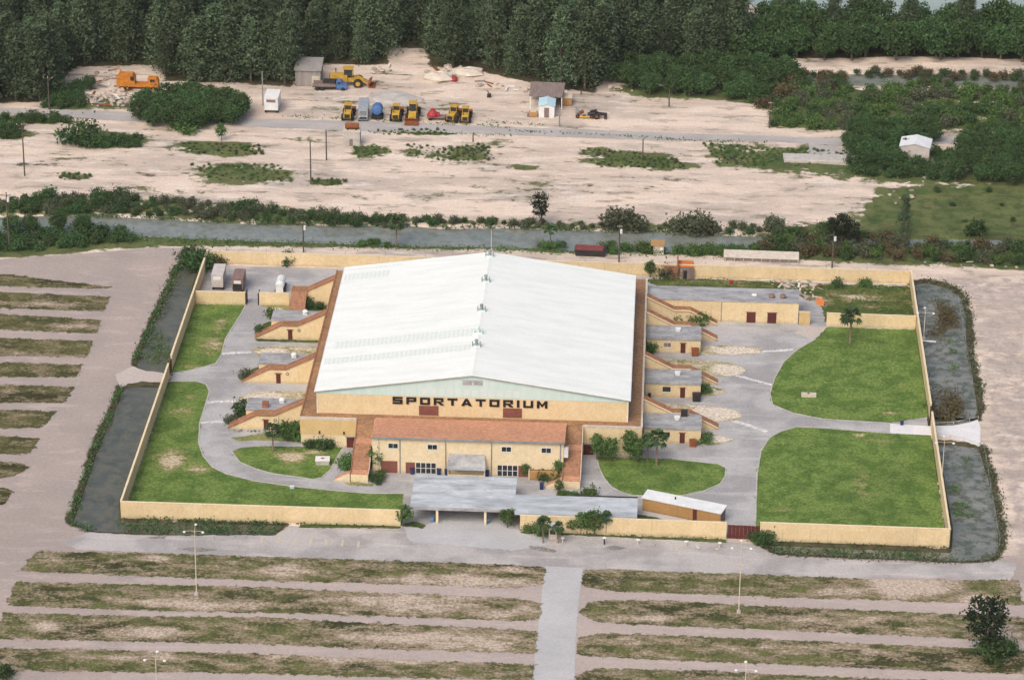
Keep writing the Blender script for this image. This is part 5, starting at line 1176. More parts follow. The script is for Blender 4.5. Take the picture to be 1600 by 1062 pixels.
# planting inside the compound
plant('palm', (-38.6,-4.1), 'palm on the lawn left of the arena front', 1.05)
plant('palm', (76.0,54.2), 'tall palm on the right upper lawn before the cross wall', 1.45)
plant('palm', (36.2,-5.0), 'slender palm on the oval lawn by the front right hut', 1.25)
plant('palm', (34.4,-2.7), 'ragged dry palm beside the slender palm on the oval lawn', 0.9)
for p, l, s in [((24.6,-3.3), 'leafy tree against the right podium wall, next to the door', 1.25), ((27.4,-4.0), 'leafy tree second from the door at the right podium wall', 1.2),
                ((26.0,-3.8), 'low leafy tree between two taller ones at the right podium wall', 0.95), ((31.0,-3.2), 'tall leafy tree at the right corner of the podium', 1.35), ((32.3,-3.9), 'bushy tree at the right corner of the podium', 1.05)]:
    plant('slim', p, l, s, None, 0, 0.98)
for p, l, s, k in [((11.0,-11.7), 'climber at the left end of the lobby planter', 0.75, 'slim'), ((14.1,-12.3), 'bush in the middle of the lobby planter', 1.0, 'bush'), ((15.6,-11.9), 'bush right of the middle of the lobby planter', 1.0, 'bush_mid'), ((17.3,-11.5), 'tall bush at the right end of the lobby planter', 1.0, 'slim'),
                ((17.7,-18.4), 'small tree in front of the right ramp foot', 0.72, 'slim'), ((18.6,-19.4), 'low shrub in front of the right ramp foot', 0.7, 'bush_mid'), ((20.9,-19.5), 'low shrub right of the ramp foot', 0.7, 'bush_mid'), ((23.9,-19.3), 'small bush beside the ticket building roof', 1.0, 'bush_mid'),
                ((-31.4,-1.6), 'left bush of three against the podium wall', 0.95, 'bush'), ((-29.8,-1.2), 'middle bush of three against the podium wall', 1.25, 'bush'), ((-28.0,-1.4), 'right bush of three against the podium wall', 0.95, 'bush'),
                ((-23.1,-9.3), 'tall bush left of the left ramp', 1.35, 'bush_mid'), ((-17.7,-10.9), 'climber between the left ramp and the lobby', 1.15, 'slim'), ((-17.2,-14.4), 'shrub at the foot of the lobby left corner', 1.0, 'bush_mid'), ((-17.5,-16.0), 'low shrub at the left ramp foot', 0.8, 'bush'),
                ((-37.6,2.5), 'hedge bush below the front left walkway, outer', 1.1, 'bush_mid'), ((-36.1,2.0), 'hedge bush below the front left walkway, middle', 1.2, 'bush_mid'), ((-34.6,1.8), 'hedge bush below the front left walkway, at the podium', 1.3, 'bush_mid'), ((-35.6,4.3), 'tall bush against the podium by the front left walkway', 1.4, 'bush_mid'),
                ((-46.4,11.1), 'big bush at the foot of the front left walkway', 1.6, 'bush'), ((-48.2,8.1), 'low bush at the lower end of the front left walkway', 0.9, 'bush_grey'), ((-47.9,28.9), 'low bush at the lower end of the middle left walkway', 1.0, 'bush_grey'), ((-47.9,51.0), 'low bush at the lower end of the back left walkway', 0.9, 'bush'), ((-46.3,59.0), 'green shrub left of the back left hut', 1.0, 'bush_mid'),
                ((-38.6,64.9), 'shrub in the corner by the turning walkway', 1.1, 'bush'), ((-36.5,64.3), 'low shrub in the corner at the podium', 0.8, 'bush'),
                ((-46.3,88.2), 'round dark bush against the back wall', 1.3, 'bush'), ((-60.7,87.5), 'dark bush at the left end of the back wall', 1.2, 'bush'), ((-62.3,85.3), 'dry brown bush near the left back corner', 1.3, 'bush_dry'),
                ((-65.5,84.3), 'big dark bush outside the left back corner of the wall', 2.3, 'bush'), ((-67.2,87.1), 'dark bush at the head of the left ditch', 1.7, 'bush'),
                ((35.1,67.1), 'low shrub under the back right walkway', 0.8, 'bush'), ((39.3,63.0), 'bush in front of the back right walkway, left', 1.25, 'bush_mid'), ((41.7,62.9), 'slim bush in front of the back right walkway', 0.75, 'slim'), ((44.3,62.1), 'spreading bush in front of the back right walkway, right', 1.5, 'bush_mid'),
                ((34.6,46.5), 'bush at the corner of the back right hut', 1.3, 'bush_mid'), ((45.4,5.9), 'shrub right of the front right hut', 1.0, 'bush_mid'), ((45.4,28.7), 'shrub right of the middle right hut', 0.9, 'bush_mid'),
                ((33.8,85.8), 'tall columnar bush at the back right of the arena', 1.0, 'slim'), ((37.2,86.0), 'sprawling bush beside the brick ruin', 1.3, 'bush_grey'), ((65.4,87.3), 'small tree at the rubble by the back wall', 0.6, 'slim'),
                ((74.8,83.8), 'weedy bush against the back wall in the right yard', 1.0, 'bush'), ((80.4,84.2), 'second weedy bush against the back wall in the right yard', 0.9, 'bush_mid')]:
    plant(k, p, l, s)
# front median and forecourt
plant('slim', (-10.5,-33.3), 'round grey-green tree at the right end of the left front wall', 0.95, None, 0, 1.2)
plant('slim', (8.7,-32.6), 'round tree in front of the entrance canopy', 0.95, None, 0, 1.25)
plant('palm', (15.6,-38.2), 'left palm of the pair beside the ticket booth', 0.85)
plant('palm', (18.4,-38.0), 'right palm of the pair beside the ticket booth', 0.75)
plant('bush_mid', (12.2,-33.8), 'small bush at the left end of the middle front wall', 0.9)
plant('bush_mid', (14.5,-34.2), 'bush against the front wall behind the left palm', 1.2)
for p, l, s in [((22.4,-33.9), 'leftmost leafy tree against the middle front wall', 0.95), ((23.6,-34.1), 'second leafy tree against the middle front wall', 1.1), ((24.9,-34.3), 'third and fullest leafy tree against the middle front wall', 1.2), ((20.6,-33.8), 'low leafy tree at the left of the front wall row', 0.7)]:
    plant('slim', p, l, s, None, 0, 1.1)
plant('palm', (27.1,-33.9), 'small palm ending the row of trees at the front wall', 0.75)
plant('bush', (56.2,-34.9), 'dark shrub at the right post of the maroon gate', 1.2); plant('bush_mid', (55.0,-35.5), 'green shrub at the head of the right front ditch', 0.9)
g = plant('gum', (93.9,-73.9), 'big near-black tree at the right edge of the parking lot', 1.35); g.scale = (1.55, 1.55, 1.35)
plant('bush', (95.4,-74.7), 'dark shrub at the foot of the near-black tree', 2.0); plant('bush', (98.0,-74.0), 'low dark shrub right of the near-black tree', 1.3)
plant('bush', (-74.8,-92.9), 'dark shrub at the lower left corner of the lot', 1.4)
# ditch reeds and edge weeds: uncountable, one mass each
def weeds(name, lines, label, mat, n, width, size, h, seed):
    r = np.random.default_rng(seed); P = []
    for ln in lines:
        ln = np.asarray(ln, float); seg = np.hypot(*np.diff(ln, axis=0).T); cum = np.r_[0, np.cumsum(seg)]
        k = int(n*cum[-1]); s = r.random(k)*cum[-1]
        clump = np.sin(s*1.9+seed)+np.sin(s*0.53+seed*2)+r.normal(size=k)*0.8
        s = s[clump > -0.5]
        x = np.interp(s, cum, ln[:,0]); y = np.interp(s, cum, ln[:,1])
        P.append(np.stack([x+r.normal(size=len(s))*width, y+r.normal(size=len(s))*width, np.abs(r.normal(size=len(s)))*h+0.05-0.1], 1))
    P = np.vstack(P); v, f = leaf_tris(P, np.full(len(P), size), r)
    return tag(put(name, np_mesh(name, v, f), mat), label, 'weeds', None, 'stuff')
D = DITCHES
weeds('ditch_weeds', [[(-67.6,87.0),(-70.0,84.0),(-70.2,72.1),(-71.0,59.2),(-71.4,47.1),(-71.7,35.9)], [(-72.6,22.6),(-72.9,9.3),(-73.4,-5.0),(-73.0,-29.3),(-73.0,-35.5),(-68.3,-39.0)], [(-63.7,-32.8),(-50.3,-33.5),(-33.5,-33.6)]], 'dark weeds along the left ditch', 'leaf_dark', 26, 0.55, 0.28, 0.35, 3)
weeds('ditch_weeds', [[(93.1,88.6),(99.5,85.9),(102.0,80.6),(102.3,71.5),(101.1,50.2),(101.6,36.3),(101.3,22.8)], [(100.1,7.7),(100.9,-5.5),(101.3,-18.8),(100.6,-34.2),(98.2,-39.0),(92.1,-40.4),(74.6,-40.1),(58.8,-39.5),(56.2,-36.2)]], 'brown-green weeds along the right ditch bank', 'leaf_grey', 26, 0.6, 0.28, 0.4, 4)
weeds('dry_reeds', [[(95.5,77.7),(97.5,71.8),(95.7,64.4),(94.3,59.4)], [(93.3,32.7),(95.5,23.8),(92.7,20.7)], [(96.2,32.9),(96.0,20.9),(92.0,19.2)], [(97.8,76.2),(98.0,62.9)], [(90.6,26.5),(93.9,19.3)]], 'brown dry reeds standing in the right ditch', 'leaf_dry', 70, 1.0, 0.28, 0.5, 5)
weeds('water_weeds', [[(96.3,57.2),(97.3,56.7)], [(96.7,52.1),(97.7,51.6)], [(96.5,44.6),(97.5,44.0)], [(95.9,2.4),(96.7,1.9)], [(92.6,-16.8),(95.5,-18.4)], [(92.4,-20.7),(95.9,-22.0)], [(92.5,-10.1),(94.2,-11.3)]], 'green weed tufts in the right ditch water', 'leaf_mid', 60, 0.5, 0.22, 0.2, 6)
weeds('water_weeds', [[(-69.1,43.1),(-66.3,38.2),(-64.8,33.9)], [(-69.0,38.3),(-66.3,33.2)], [(-69.2,49.5),(-65.4,38.2)]], 'green reeds filling the left ditch by the causeway', 'leaf_mid', 34, 0.9, 0.24, 0.25, 7)
weeds('ditch_algae', [[(-62.6,-35.9),(-50.0,-36.0),(-34.4,-36.0)], [(-61.7,-37.8),(-49.7,-38.0),(-35.4,-37.3)]], 'dark green weeds choking the ditch before the left front wall', 'leaf_dark', 26, 0.9, 0.3, 0.08, 31)
weeds('ditch_algae', [[(57.7,-36.6),(68.9,-37.6),(90.0,-37.6)], [(59.4,-38.7),(74.7,-39.2),(89.9,-39.1)]], 'dark green weeds choking the ditch before the right front wall', 'leaf_dark', 22, 0.8, 0.3, 0.08, 32)
weeds('bank_scrub', [[(-69.0,85.2),(-70.1,76.3),(-70.3,66.0),(-70.2,56.0)], [(-70.1,79.8),(-70.0,66.0),(-70.6,49.4),(-71.0,36.6)]], 'brownish scrub on the outer bank of the left ditch', 'leaf_grey', 16, 0.9, 0.24, 0.25, 33)
weeds('wall_weeds', [[(-60,-33.7),(-12,-33.7)], [(12,-34.2),(49,-34.5)], [(56,-34.8),(90,-35.0)], [(91.2,-30),(91.2,14)], [(91.2,22),(91.2,84)], [(-33,4.4),(-48,4.2)], [(-35,47.3),(-48,47.2)]], 'low green weeds at the foot of the yellow walls', 'leaf_dark', 14, 0.22, 0.2, 0.18, 8)
weeds('road_weeds', [[(-57.8,178.4),(-36.5,177.4),(-24.6,176.5),(-10.4,175.8),(-1.0,174.7)], [(-0.9,172.6),(22.5,171.3),(42.6,169.3),(61.2,169.0)], [(-36.5,169.1),(-16.3,169.7),(-0.7,169.1)], [(-9.0,178.5),(6.7,177.1)]], 'ragged weeds along the far road', 'leaf_mid', 9, 0.45, 0.28, 0.25, 9)
weeds('bank_grass', [[(-82.8,100.5),(-69.0,100.0),(-54.5,99.6),(-33.0,99.3),(-18.6,99.2),(2.8,100.0),(17.1,98.9)], [(-82.5,99.0),(-54.4,98.5),(-18.6,98.5),(14.3,97.9)], [(17.1,98.9),(38.5,98.9),(56.9,98.8)]], 'tufted grass on the near canal bank', 'leaf_mid', 16, 0.9, 0.28, 0.2, 10)
weeds('bank_grass', [[(-95.6,112.0),(-77.9,111.7),(-55.8,110.3),(-37.7,110.8),(-19.6,111.8)], [(-13.7,110.7),(2.2,112.2),(16.7,111.8),(38.4,112.2),(49.2,111.5),(65.8,111.2)]], 'dark grass at the waterline of the far canal bank', 'leaf_dark', 16, 0.5, 0.28, 0.25, 12)
weeds('yard_weeds', [[(34.4,84.4),(45.6,84.5),(65.1,83.8)], [(72.0,82.9),(90.0,83.5)], [(72.9,71.4),(90.0,71.3)], [(77.2,76.4),(86.8,75.1)]], 'rank weeds in the back right yard', 'leaf_mid', 22, 0.9, 0.26, 0.25, 13)
weeds('lot_weeds', [[(24.7,-59.8),(39.5,-59.1),(51.0,-59.5),(79.4,-60.1)], [(-76.6,-47.9),(-57.5,-47.6),(-36.6,-47.4)], [(-33.1,-47.1),(-8.4,-47.0),(16.4,-48.0)], [(25.9,-60.9),(29.4,-64.2),(45.2,-63.6)], [(-65.7,-63.5),(-46.2,-62.7),(-16.4,-62.1),(15.7,-62.8)], [(24.0,-73.6),(34.1,-75.2)], [(-71.6,-87.7),(-54.2,-85.4),(-32.0,-85.1)]], 'thin weeds on the parking verges', 'leaf_grey', 6, 0.5, 0.16, 0.10, 14)

# ------------------------------------------------------------------ poles and lamps
def lamp_post(p, label, h=13.2, a0=0.0, mat='pole_white'):
    t = thing('lamp_post', label, 'lamp post', p, a0, 'parking lot lamp posts')
    MB().box(-0.35, 0.35, -0.35, 0.35, 0, 0.5).build('footing', 'concrete', t)
    MB().tube((0,0,0.5), (0,0,h), 0.11, 0.055, 8).build('pole', mat, t)
    for k in range(3):
        an = math.radians(90+120*k); d = Vector((math.cos(an), math.sin(an), 0))
        MB().path([(0,0,h-0.3), d*0.9+Vector((0,0,h+0.1)), d*1.6+Vector((0,0,h+0.2))], 0.04, 5).build('arm', mat, t)
        q = d*1.9+Vector((0,0,h+0.12))
        hd = MB().revolve([(0,-0.13),(0.23,-0.11),(0.28,0.0),(0.17,0.14),(0,0.18)], 10).build('lamp_head', 'lamp_head', t, q)
    return t
lamp_post((-45.5,-61.9), 'triple-headed lamp post on the left front verge', 13.1)
lamp_post((51.4,-62.0), 'triple-headed lamp post on the right front verge', 13.4)
lamp_post((-46.0,-105.0), 'triple-headed lamp post cut by the bottom left edge', 12.0)
lamp_post((51.7,-101.7), 'triple-headed lamp post cut by the bottom right edge', 11.9)
lamp_post((91.6, 57.5), 'triple-headed lamp post outside the right wall near the cross wall', 6.3)
lamp_post((90.5,-12.9), 'triple-headed lamp post outside the right wall below the bridge', 11.0)

def utility_pole(p, h, label, arm=1.6, mat='wood_pole', rz=0.0, tf=False):
    t = thing('utility_pole', label, 'utility pole', p, rz, 'utility poles')
    MB().tube((0,0,-0.3), (0,0,h), 0.19, 0.13, 8).build('pole', mat, t)
    if arm:
        c = MB().box(-arm/2, arm/2, -0.2, -0.1, h-0.7, h-0.55).build('crossarm', mat, t)
        for x in (-arm*0.45, 0, arm*0.45): MB().revolve([(0,0),(0.08,0),(0.1,0.12),(0.04,0.28),(0,0.3)], 7, (x, -0.15, h-0.55)).build('insulator', 'coping', c)
    if tf: MB().revolve([(0,0),(0.28,0),(0.28,0.9),(0.2,1.0),(0,1.0)], 9, (0.35, 0, h-2.2)).build('transformer', 'white_metal', t)
    return t
for p, h, l, a, tf in [((-43.3,94.5), 7.6, 'dark utility pole behind the back wall, left of the roof', 0.9, True), ((26.8,93.4), 9.3, 'utility pole with transformer behind the back wall, right of the roof', 1.0, True),
                   ((73.8,94.3), 8.6, 'utility pole behind the back wall near the right corner', 0, True), ((-113.2,134.6), 13.6, 'tall utility pole with crossarm on the left sand flat', 2.6, False), ((-108.4,90.6), 14.0, 'black utility pole at the left edge of the canal', 2.2, True),
                   ((-46.0,135.1), 10.5, 'thin dark pole with a shrub at its foot on the sand flat', 0, False), ((-43.9,150.3), 7.6, 'thin dark pole behind the taller one on the sand flat', 0, False), ((31.1,156.2), 5.2, 'thin dark pole in the right weed patch', 0, False),
                   ((37.1,192.6), 4.4, 'thin pole on the sand bank right of the wood', 0, False), ((10.5,176.5), 5.0, 'grey pole beside the pale blue shed', 0, False), ((-63.3,185.6), 9.0, 'tall grey pole beside the white trailer', 0, False),
                   ((-115.3,178.6), 9.0, 'utility pole with crossarm before the dark wood at the left', 2.4, False), ((-9.9,164.6), 2.2, 'short stub pole below the far road', 0, False), ((61.7,179.4), 7.0, 'thin pole at the edge of the mangrove by the far road', 0.8, False)]:
    utility_pole(p, h, l, a, 'wood_pole' if 'grey' not in l else 'shed_grey', 0.05, tf)
# wire fence on the canal side of the back wall and along the right ditch
def wire_fence(p0, p1, n, h, label):
    L = math.hypot(p1[0]-p0[0], p1[1]-p0[1])
    t = thing('wire_fence', label, 'fence', p0, math.atan2(p1[1]-p0[1], p1[0]-p0[0]))
    me = MB().tube((0,0,-0.2), (0,0,h), 0.05, 0.05, 6).mesh('post'); me.materials.append(M['grey_metal'])
    for i in range(n+1): put('post', me, None, t, (L*i/n, 0, 0))
    for z in (0.35, 0.75, 1.0): MB().tube((0,0,h*z), (L,0,h*z), 0.012, 0.012, 4).build('wire', 'grey_metal', t)
wire_fence((-60, 91.0), (90, 90.2), 17, 2.1, 'thin wire fence on posts behind the yellow back wall')
wire_fence((100.3,78.1), (100.2,36.2), 6, 1.3, 'wire fence along the right ditch behind the bridge')
wire_fence((100.2,6.9), (100.0,-33.0), 7, 1.3, 'wire fence along the right ditch in front of the bridge')
for i, (p, l) in enumerate([((19.2,-37.7), 'short post with white cap beside the right palm'), ((26.9,-37.9), 'dark post with white cap, second from the palms'), ((33.1,-37.5), 'short white-capped post in the middle of the median'), ((42.0,-37.6), 'short white-capped post second from the right end of the median'), ((48.2,-37.7), 'short white-capped post at the right end of the median')]):
    t = thing('bollard', l, 'bollard', p, 0, 'median bollards')
    MB().tube((0,0,0), (0,0,0.9 if i != 1 else 1.3), 0.13, 0.13, 8).build('shaft', 'coping' if i != 1 else 'dark', t)
    MB().revolve([(0,0),(0.34,0),(0.36,0.14),(0,0.22)], 10, (0,0,0.9 if i != 1 else 1.3)).build('cap', 'white_paint', t)

# ------------------------------------------------------------------ machines in the yard
def add_wheel(parent, x, y, r, w, rim='machine_yellow', name='wheel'):
    o = MB().revolve([(r*0.55, -w/2), (r*0.9, -w/2), (r, -w/2+0.1*w), (r, w/2-0.1*w), (r*0.9, w/2), (r*0.55, w/2), (r*0.55, -w/2)], 14).build(name, 'rubber', parent, (x, y, r))
    o.rotation_euler.y = math.pi/2
    MB().revolve([(0, -w*0.35), (r*0.56, -w*0.35), (r*0.56, w*0.35), (0, w*0.35)], 12).build('rim', rim, o)
    return o

def wheel_loader(mat='machine_yellow'):
    t = thing('wheel_loader', '', 'loader')
    MB().prism([(0.5,0.95),(3.5,0.95),(3.6,1.3),(3.5,2.05),(2.2,2.2),(0.5,2.2)], 'x', -0.8, 0.8).build('engine_hood', mat, t)
    MB().box(-0.6, 0.6, 3.6, 3.66, 1.1, 1.95).build('grille', 'dark', t)
    MB().prism([(-2.4,0.9),(0.48,0.9),(0.48,1.6),(-1.0,1.75),(-2.4,1.3)], 'x', -0.55, 0.55).build('front_frame', mat, t)
    c = MB().prism([(-0.5,1.77),(1.1,2.21),(1.15,3.2),(-0.3,3.2)], 'x', -0.72, 0.72).build('cab', 'glass', t)
    MB().box(-0.85, 0.85, -0.5, 1.3, 3.2, 3.34).build('cab_roof', mat, c)
    for x in (-0.74, 0.66):
        for y in (-0.42, 1.08): MB().box(x, x+0.08, y, y+0.08, 2.0, 3.2).build('cab_post', mat, c)
    for x in (-0.75, 0.57):
        MB().hexa([(x,-1.0,1.55),(x+0.18,-1.0,1.55),(x+0.18,-0.8,1.9),(x,-0.8,1.9)][::1], [(x,-3.3,0.45),(x+0.18,-3.3,0.45),(x+0.18,-3.15,0.8),(x,-3.15,0.8)]).build('lift_arm', mat, t)
    MB().prism([(-3.2,0.12),(-4.3,0.1),(-4.35,0.2),(-3.45,0.3),(-3.3,0.75),(-3.7,1.25),(-3.6,1.32),(-3.1,0.85)], 'x', -1.4, 1.4).build('bucket', 'rust' if mat == 'machine_yellow' else mat, t)
    for x in (-1.1, 1.1):
        for y in (-1.35, 2.2): add_wheel(t, x, y, 0.80, 0.55, mat)
    MB().tube((0.45, 2.6, 2.2), (0.45, 2.6, 3.0), 0.08).build('exhaust', 'dark', t)
    return t
ld = wheel_loader()
spots = [((-41.4,179.2), math.pi, 1.0, 'leftmost yellow wheel loader in the row by the far road'), ((-29.6,179.6), math.pi, 1.0, 'yellow wheel loader second from the left in the row'), ((-25.6,179.5), 0.0, 1.12, 'broad yellow wheel loader in the middle of the row, bucket forward'),
         ((-15.3,179.8), math.pi-0.25, 1.0, 'yellow wheel loader right of the red machine'), ((-12.6,179.6), math.pi, 0.95, 'rightmost yellow wheel loader in the row'), ((-43.0,201.3), math.pi/2, 1.45, 'large yellow wheel loader side-on behind the blue truck')]
for i, (p, rz, s, l) in enumerate(spots):
    if i == 0:
        o = ld; o.location = (p[0], p[1], 0); o.rotation_euler.z = rz; o['label'] = l; o['group'] = 'wheel loaders in the yard'; LK = 1.1; o.scale = (LK,)*3
    else:
        copy_tree(ld, p, rz, l, 'wheel loaders in the yard', s*(LK if i < 5 else 1.0))
# grey truck seen from the front
t = thing('grey_truck', 'blue-grey box truck between a loader and the blue tank', 'truck', (-37.7,179.0), 0.05)
MB().box(-1.25, 1.25, -1.0, 4.5, 1.0, 3.6).build('box_body', 'machine_grey', t)
c = MB().prism([(-3.0,0.6),(-1.05,0.6),(-1.05,2.8),(-2.3,2.8),(-2.95,1.7)], 'x', -1.1, 1.1).build('cab', 'machine_grey', t)
MB().hexa([(-0.95,-2.98,1.75),(0.95,-2.98,1.75),(0.95,-2.93,1.75),(-0.95,-2.93,1.75)], [(-0.9,-2.38,2.7),(0.9,-2.38,2.7),(0.9,-2.3,2.7),(-0.9,-2.3,2.7)]).build('windscreen', 'glass', c)
MB().box(-0.9, 0.9, -3.06, -3.002, 0.8, 1.3).build('grille', 'dark', c)
for x in (-0.85, 0.85): MB().box(x-0.13, x+0.13, -3.08, -3.002, 1.35, 1.55).build('headlight', 'white_paint', c)
for x in (-1.05, 1.05):
    for y in (-2.2, 3.2): add_wheel(t, x, y, 0.5, 0.3, 'machine_grey')
# blue tank on a trailer
t = thing('tank_trailer', 'round blue tank on a low wheeled trailer', 'trailer', (-34.3,179.3)); t.scale = (1.15,)*3
m = MB().revolve([(0,-1.6),(0.8,-1.5),(1.15,-1.0),(1.2,0),(1.15,1.0),(0.8,1.5),(0,1.6)], 14); o = m.build('tank', 'machine_blue', t, (0, 0, 2.0)); o.rotation_euler.x = math.pi/2
MB().box(-1.0, 1.0, -1.9, 1.9, 0.7, 0.9).build('chassis', 'dark', t)
for x in (-1.1, 1.1):
    for y in (-0.7, 0.7): add_wheel(t, x, y, 0.45, 0.28, 'dark')
MB().path([(0,-1.9,0.8),(0,-3.2,0.6)], 0.07).build('drawbar', 'dark', t)
# red compressor on a flatbed
t = thing('flatbed_trailer', 'long low flatbed trailer carrying the red machine', 'trailer', (-19.5,179.1), 0.0)
MB().box(-2.6, 4.8, -1.1, 1.1, 0.75, 0.95).build('bed', 'shed_brown', t)
for x in (-1.8, 3.6):
    for y in (-0.9, 0.9):
        w = add_wheel(t, x, y, 0.4, 0.25, 'dark'); w.rotation_euler = (math.pi/2, 0, 0)
t = thing('red_machine', 'red domed machine standing on the flatbed trailer', 'machine', (*(-20.7,179.0), 0.95))
MB().revolve([(0,0),(1.25,0),(1.3,0.5),(1.0,1.1),(0.55,1.5),(0.5,1.9),(0,2.0)], 12).build('drum', 'machine_red', t)
MB().box(0.7, 1.7, -0.5, 0.5, 0, 0.9).build('engine', 'machine_red', t)
MB().tube((-0.7,0,0.9), (-1.3,0,0.3), 0.2, 0.25).build('chute', 'machine_red', t)
# blue dump truck
t = thing('dump_truck', 'dark flatbed truck with blue cab before the large loader', 'truck', (-47.2,198.2), math.pi/2-0.02)
MB().box(-1.2, 1.2, -0.9, 5.0, 0.9, 1.1).build('bed', 'dark', t)
for x in (-1.2, 1.1): MB().box(x, x+0.1, -0.9, 5.0, 1.1, 1.9).build('side_board', 'shed_brown', t)
MB().box(-1.1, 1.1, -0.7, 2.4, 1.11, 2.5).build('load', 'dark', t)
c = MB().prism([(-3.6,0.6),(-1.0,0.6),(-1.0,2.6),(-2.2,2.6),(-2.5,1.7),(-3.6,1.5)], 'x', -1.05, 1.05).build('cab', 'machine_blue', t)
MB().box(-1.07, 1.07, -2.1, -1.3, 1.75, 2.4).build('side_window', 'glass', c)
for x in (-1.05, 1.05):
    for y in (-2.7, 2.6, 3.9): add_wheel(t, x, y, 0.5, 0.3, 'dark')
# orange crane carrier
t = thing('crane_truck', 'bright orange crane truck in front of the dark wood', 'crane', (-95.8,195.0), 0)
MB().box(-5.2, 5.2, -1.2, 1.2, 0.9, 1.6).build('chassis', 'machine_orange', t)
h = MB().prism([(-5.2,1.62),(-0.6,1.62),(-0.6,3.2),(-1.2,4.1),(-4.6,4.1),(-5.2,3.4)], 'y', -1.25, 1.25).build('crane_house', 'machine_orange', t)
MB().box(-1.7, -0.75, -1.3, -1.252, 2.6, 3.7).build('house_window', 'glass', h)
c = MB().prism([(2.6,1.62),(5.2,1.62),(5.2,2.6),(4.7,3.2),(2.6,3.2)], 'y', -1.15, 1.15).build('cab', 'machine_orange', t)
MB().box(3.2, 4.4, -1.2, -1.152, 2.3, 3.0).build('cab_window', 'glass', c)
MB().tube((-3.8, 0, 4.1), (-5.0, 0, 6.0), 0.18, 0.12).tube((-5.0,0,6.0), (-5.6,0,4.2), 0.07, 0.07).build('jib', 'machine_orange', t)
for x in (-4.0, -2.6, 2.2, 3.9):
    for y in (-1.05, 1.05):
        w = add_wheel(t, x, y, 0.55, 0.35, 'machine_orange'); w.rotation_euler = (math.pi/2, 0, 0)
# tractor and implements right of the pale blue shed
t = thing('farm_tractor', 'small dark tractor with reddish body at the right of the shed', 'tractor', (20.2,182.9), math.pi/2)
MB().prism([(-1.8,0.8),(0.2,0.8),(0.2,1.5),(-1.8,1.35)], 'x', -0.35, 0.35).build('hood', 'dark', t)
MB().box(-0.5, 0.5, 0.2, 1.4, 0.7, 1.1).build('seat_deck', 'rust', t); MB().box(-0.25, 0.25, 0.9, 1.3, 1.1, 1.7).build('seat', 'dark', t)
for x in (-0.75, 0.75): add_wheel(t, x, 0.8, 0.75, 0.4, 'rust'); add_wheel(t, x, -1.4, 0.4, 0.25, 'rust')
t = thing('scrap_machine', 'heap of dark and rusty farm machinery right of the shed', 'machinery', (17.2,183.1))
for (a, b, rr, mt, nm) in [((-2.6,0,1.0),(-1.0,0.3,1.6),0.45,'rust','drum'), ((0,0,0.9),(1.8,0,1.2),0.5,'dark','barrel'), ((0.6,-0.3,1.8),(2.2,0.2,2.0),0.25,'dark','pipe'), ((-2,-0.6,0.4),(0.5,-0.8,0.5),0.3,'machine_yellow','roller')]:
    MB().tube(a, b, rr, rr, 9).build(nm, mt, t)
for x in (-2.4, -0.8, 1.0, 2.2): w = add_wheel(t, x, -0.7, 0.5, 0.3, 'rust'); w.rotation_euler = (math.pi/2, 0, 0)
MB().box(-3.0, -2.2, -0.3, 0.6, 0, 2.3).build('frame', 'grey_metal', t)

# ------------------------------------------------------------------ trailers and sheds
def box_trailer(p, L, w, h, mats, label, rz=0.0, sign=None, group=None):
    t = thing('trailer', label, 'trailer', p, rz, group)
    MB().box(-w/2, w/2, 0, L, 0.9, h).build('body', mats[0], t)
    MB().box(-w/2-0.05, w/2+0.05, -0.05, L+0.05, h, h+0.08).build('roof', mats[1], t)
    if sign: MB().box(-w*0.33, w*0.33, -0.06, -0.003, h-1.0, h-0.3).build('sign_board', sign, t)
    MB().box(-w*0.42, w*0.42, -0.05, -0.003, 1.0, h-1.1).build('rear_door', mats[2], t)
    for x in (-w/2+0.2, w/2-0.2):
        for y in (0.9, 2.0): add_wheel(t, x, y, 0.45, 0.26, 'dark')
    MB().box(-0.5, 0.5, L-0.6, L-0.3, 0, 0.88).build('landing_leg', 'dark', t)
    return t
box_trailer((-59.5,71.9), 6.2, 2.5, 3.7, ('trailer_grey','trailer_grey','trailer_grey'), 'pale grey box trailer at the left inside the back yard', 0.02, 'white_paint')
box_trailer((-55.0,70.8), 5.6, 2.3, 3.4, ('trailer_brown','trailer_brown','dark'), 'rusty brown box trailer beside the pale grey one', 0.0, 'white_paint')
t = thing('tank_on_cart', 'pale rounded tank on a cart in the back left yard', 'tank', (-45.9,71.1))
o = MB().revolve([(0,-2.2),(0.7,-2.1),(1.0,-1.7),(1.0,1.7),(0.7,2.1),(0,2.2)], 12).build('tank', 'white_metal', t, (0, 2.2, 2.0)); o.rotation_euler.x = math.pi/2
MB().box(-1.1, 1.1, -0.4, 4.4, 0.7, 0.9).build('frame', 'dark', t); MB().box(-0.8, 0.8, -0.6, -0.42, 0.6, 1.9).build('end_panel', 'white_paint', t)
for x in (-1.0, 1.0): add_wheel(t, x, 1.6, 0.42, 0.25, 'dark')
box_trailer((-60.6,180.0), 6.5, 3.4, 4.0, ('white_metal','white_paint','white_metal'), 'white box trailer parked end-on by the far road', 0.0, 'trailer_brown')
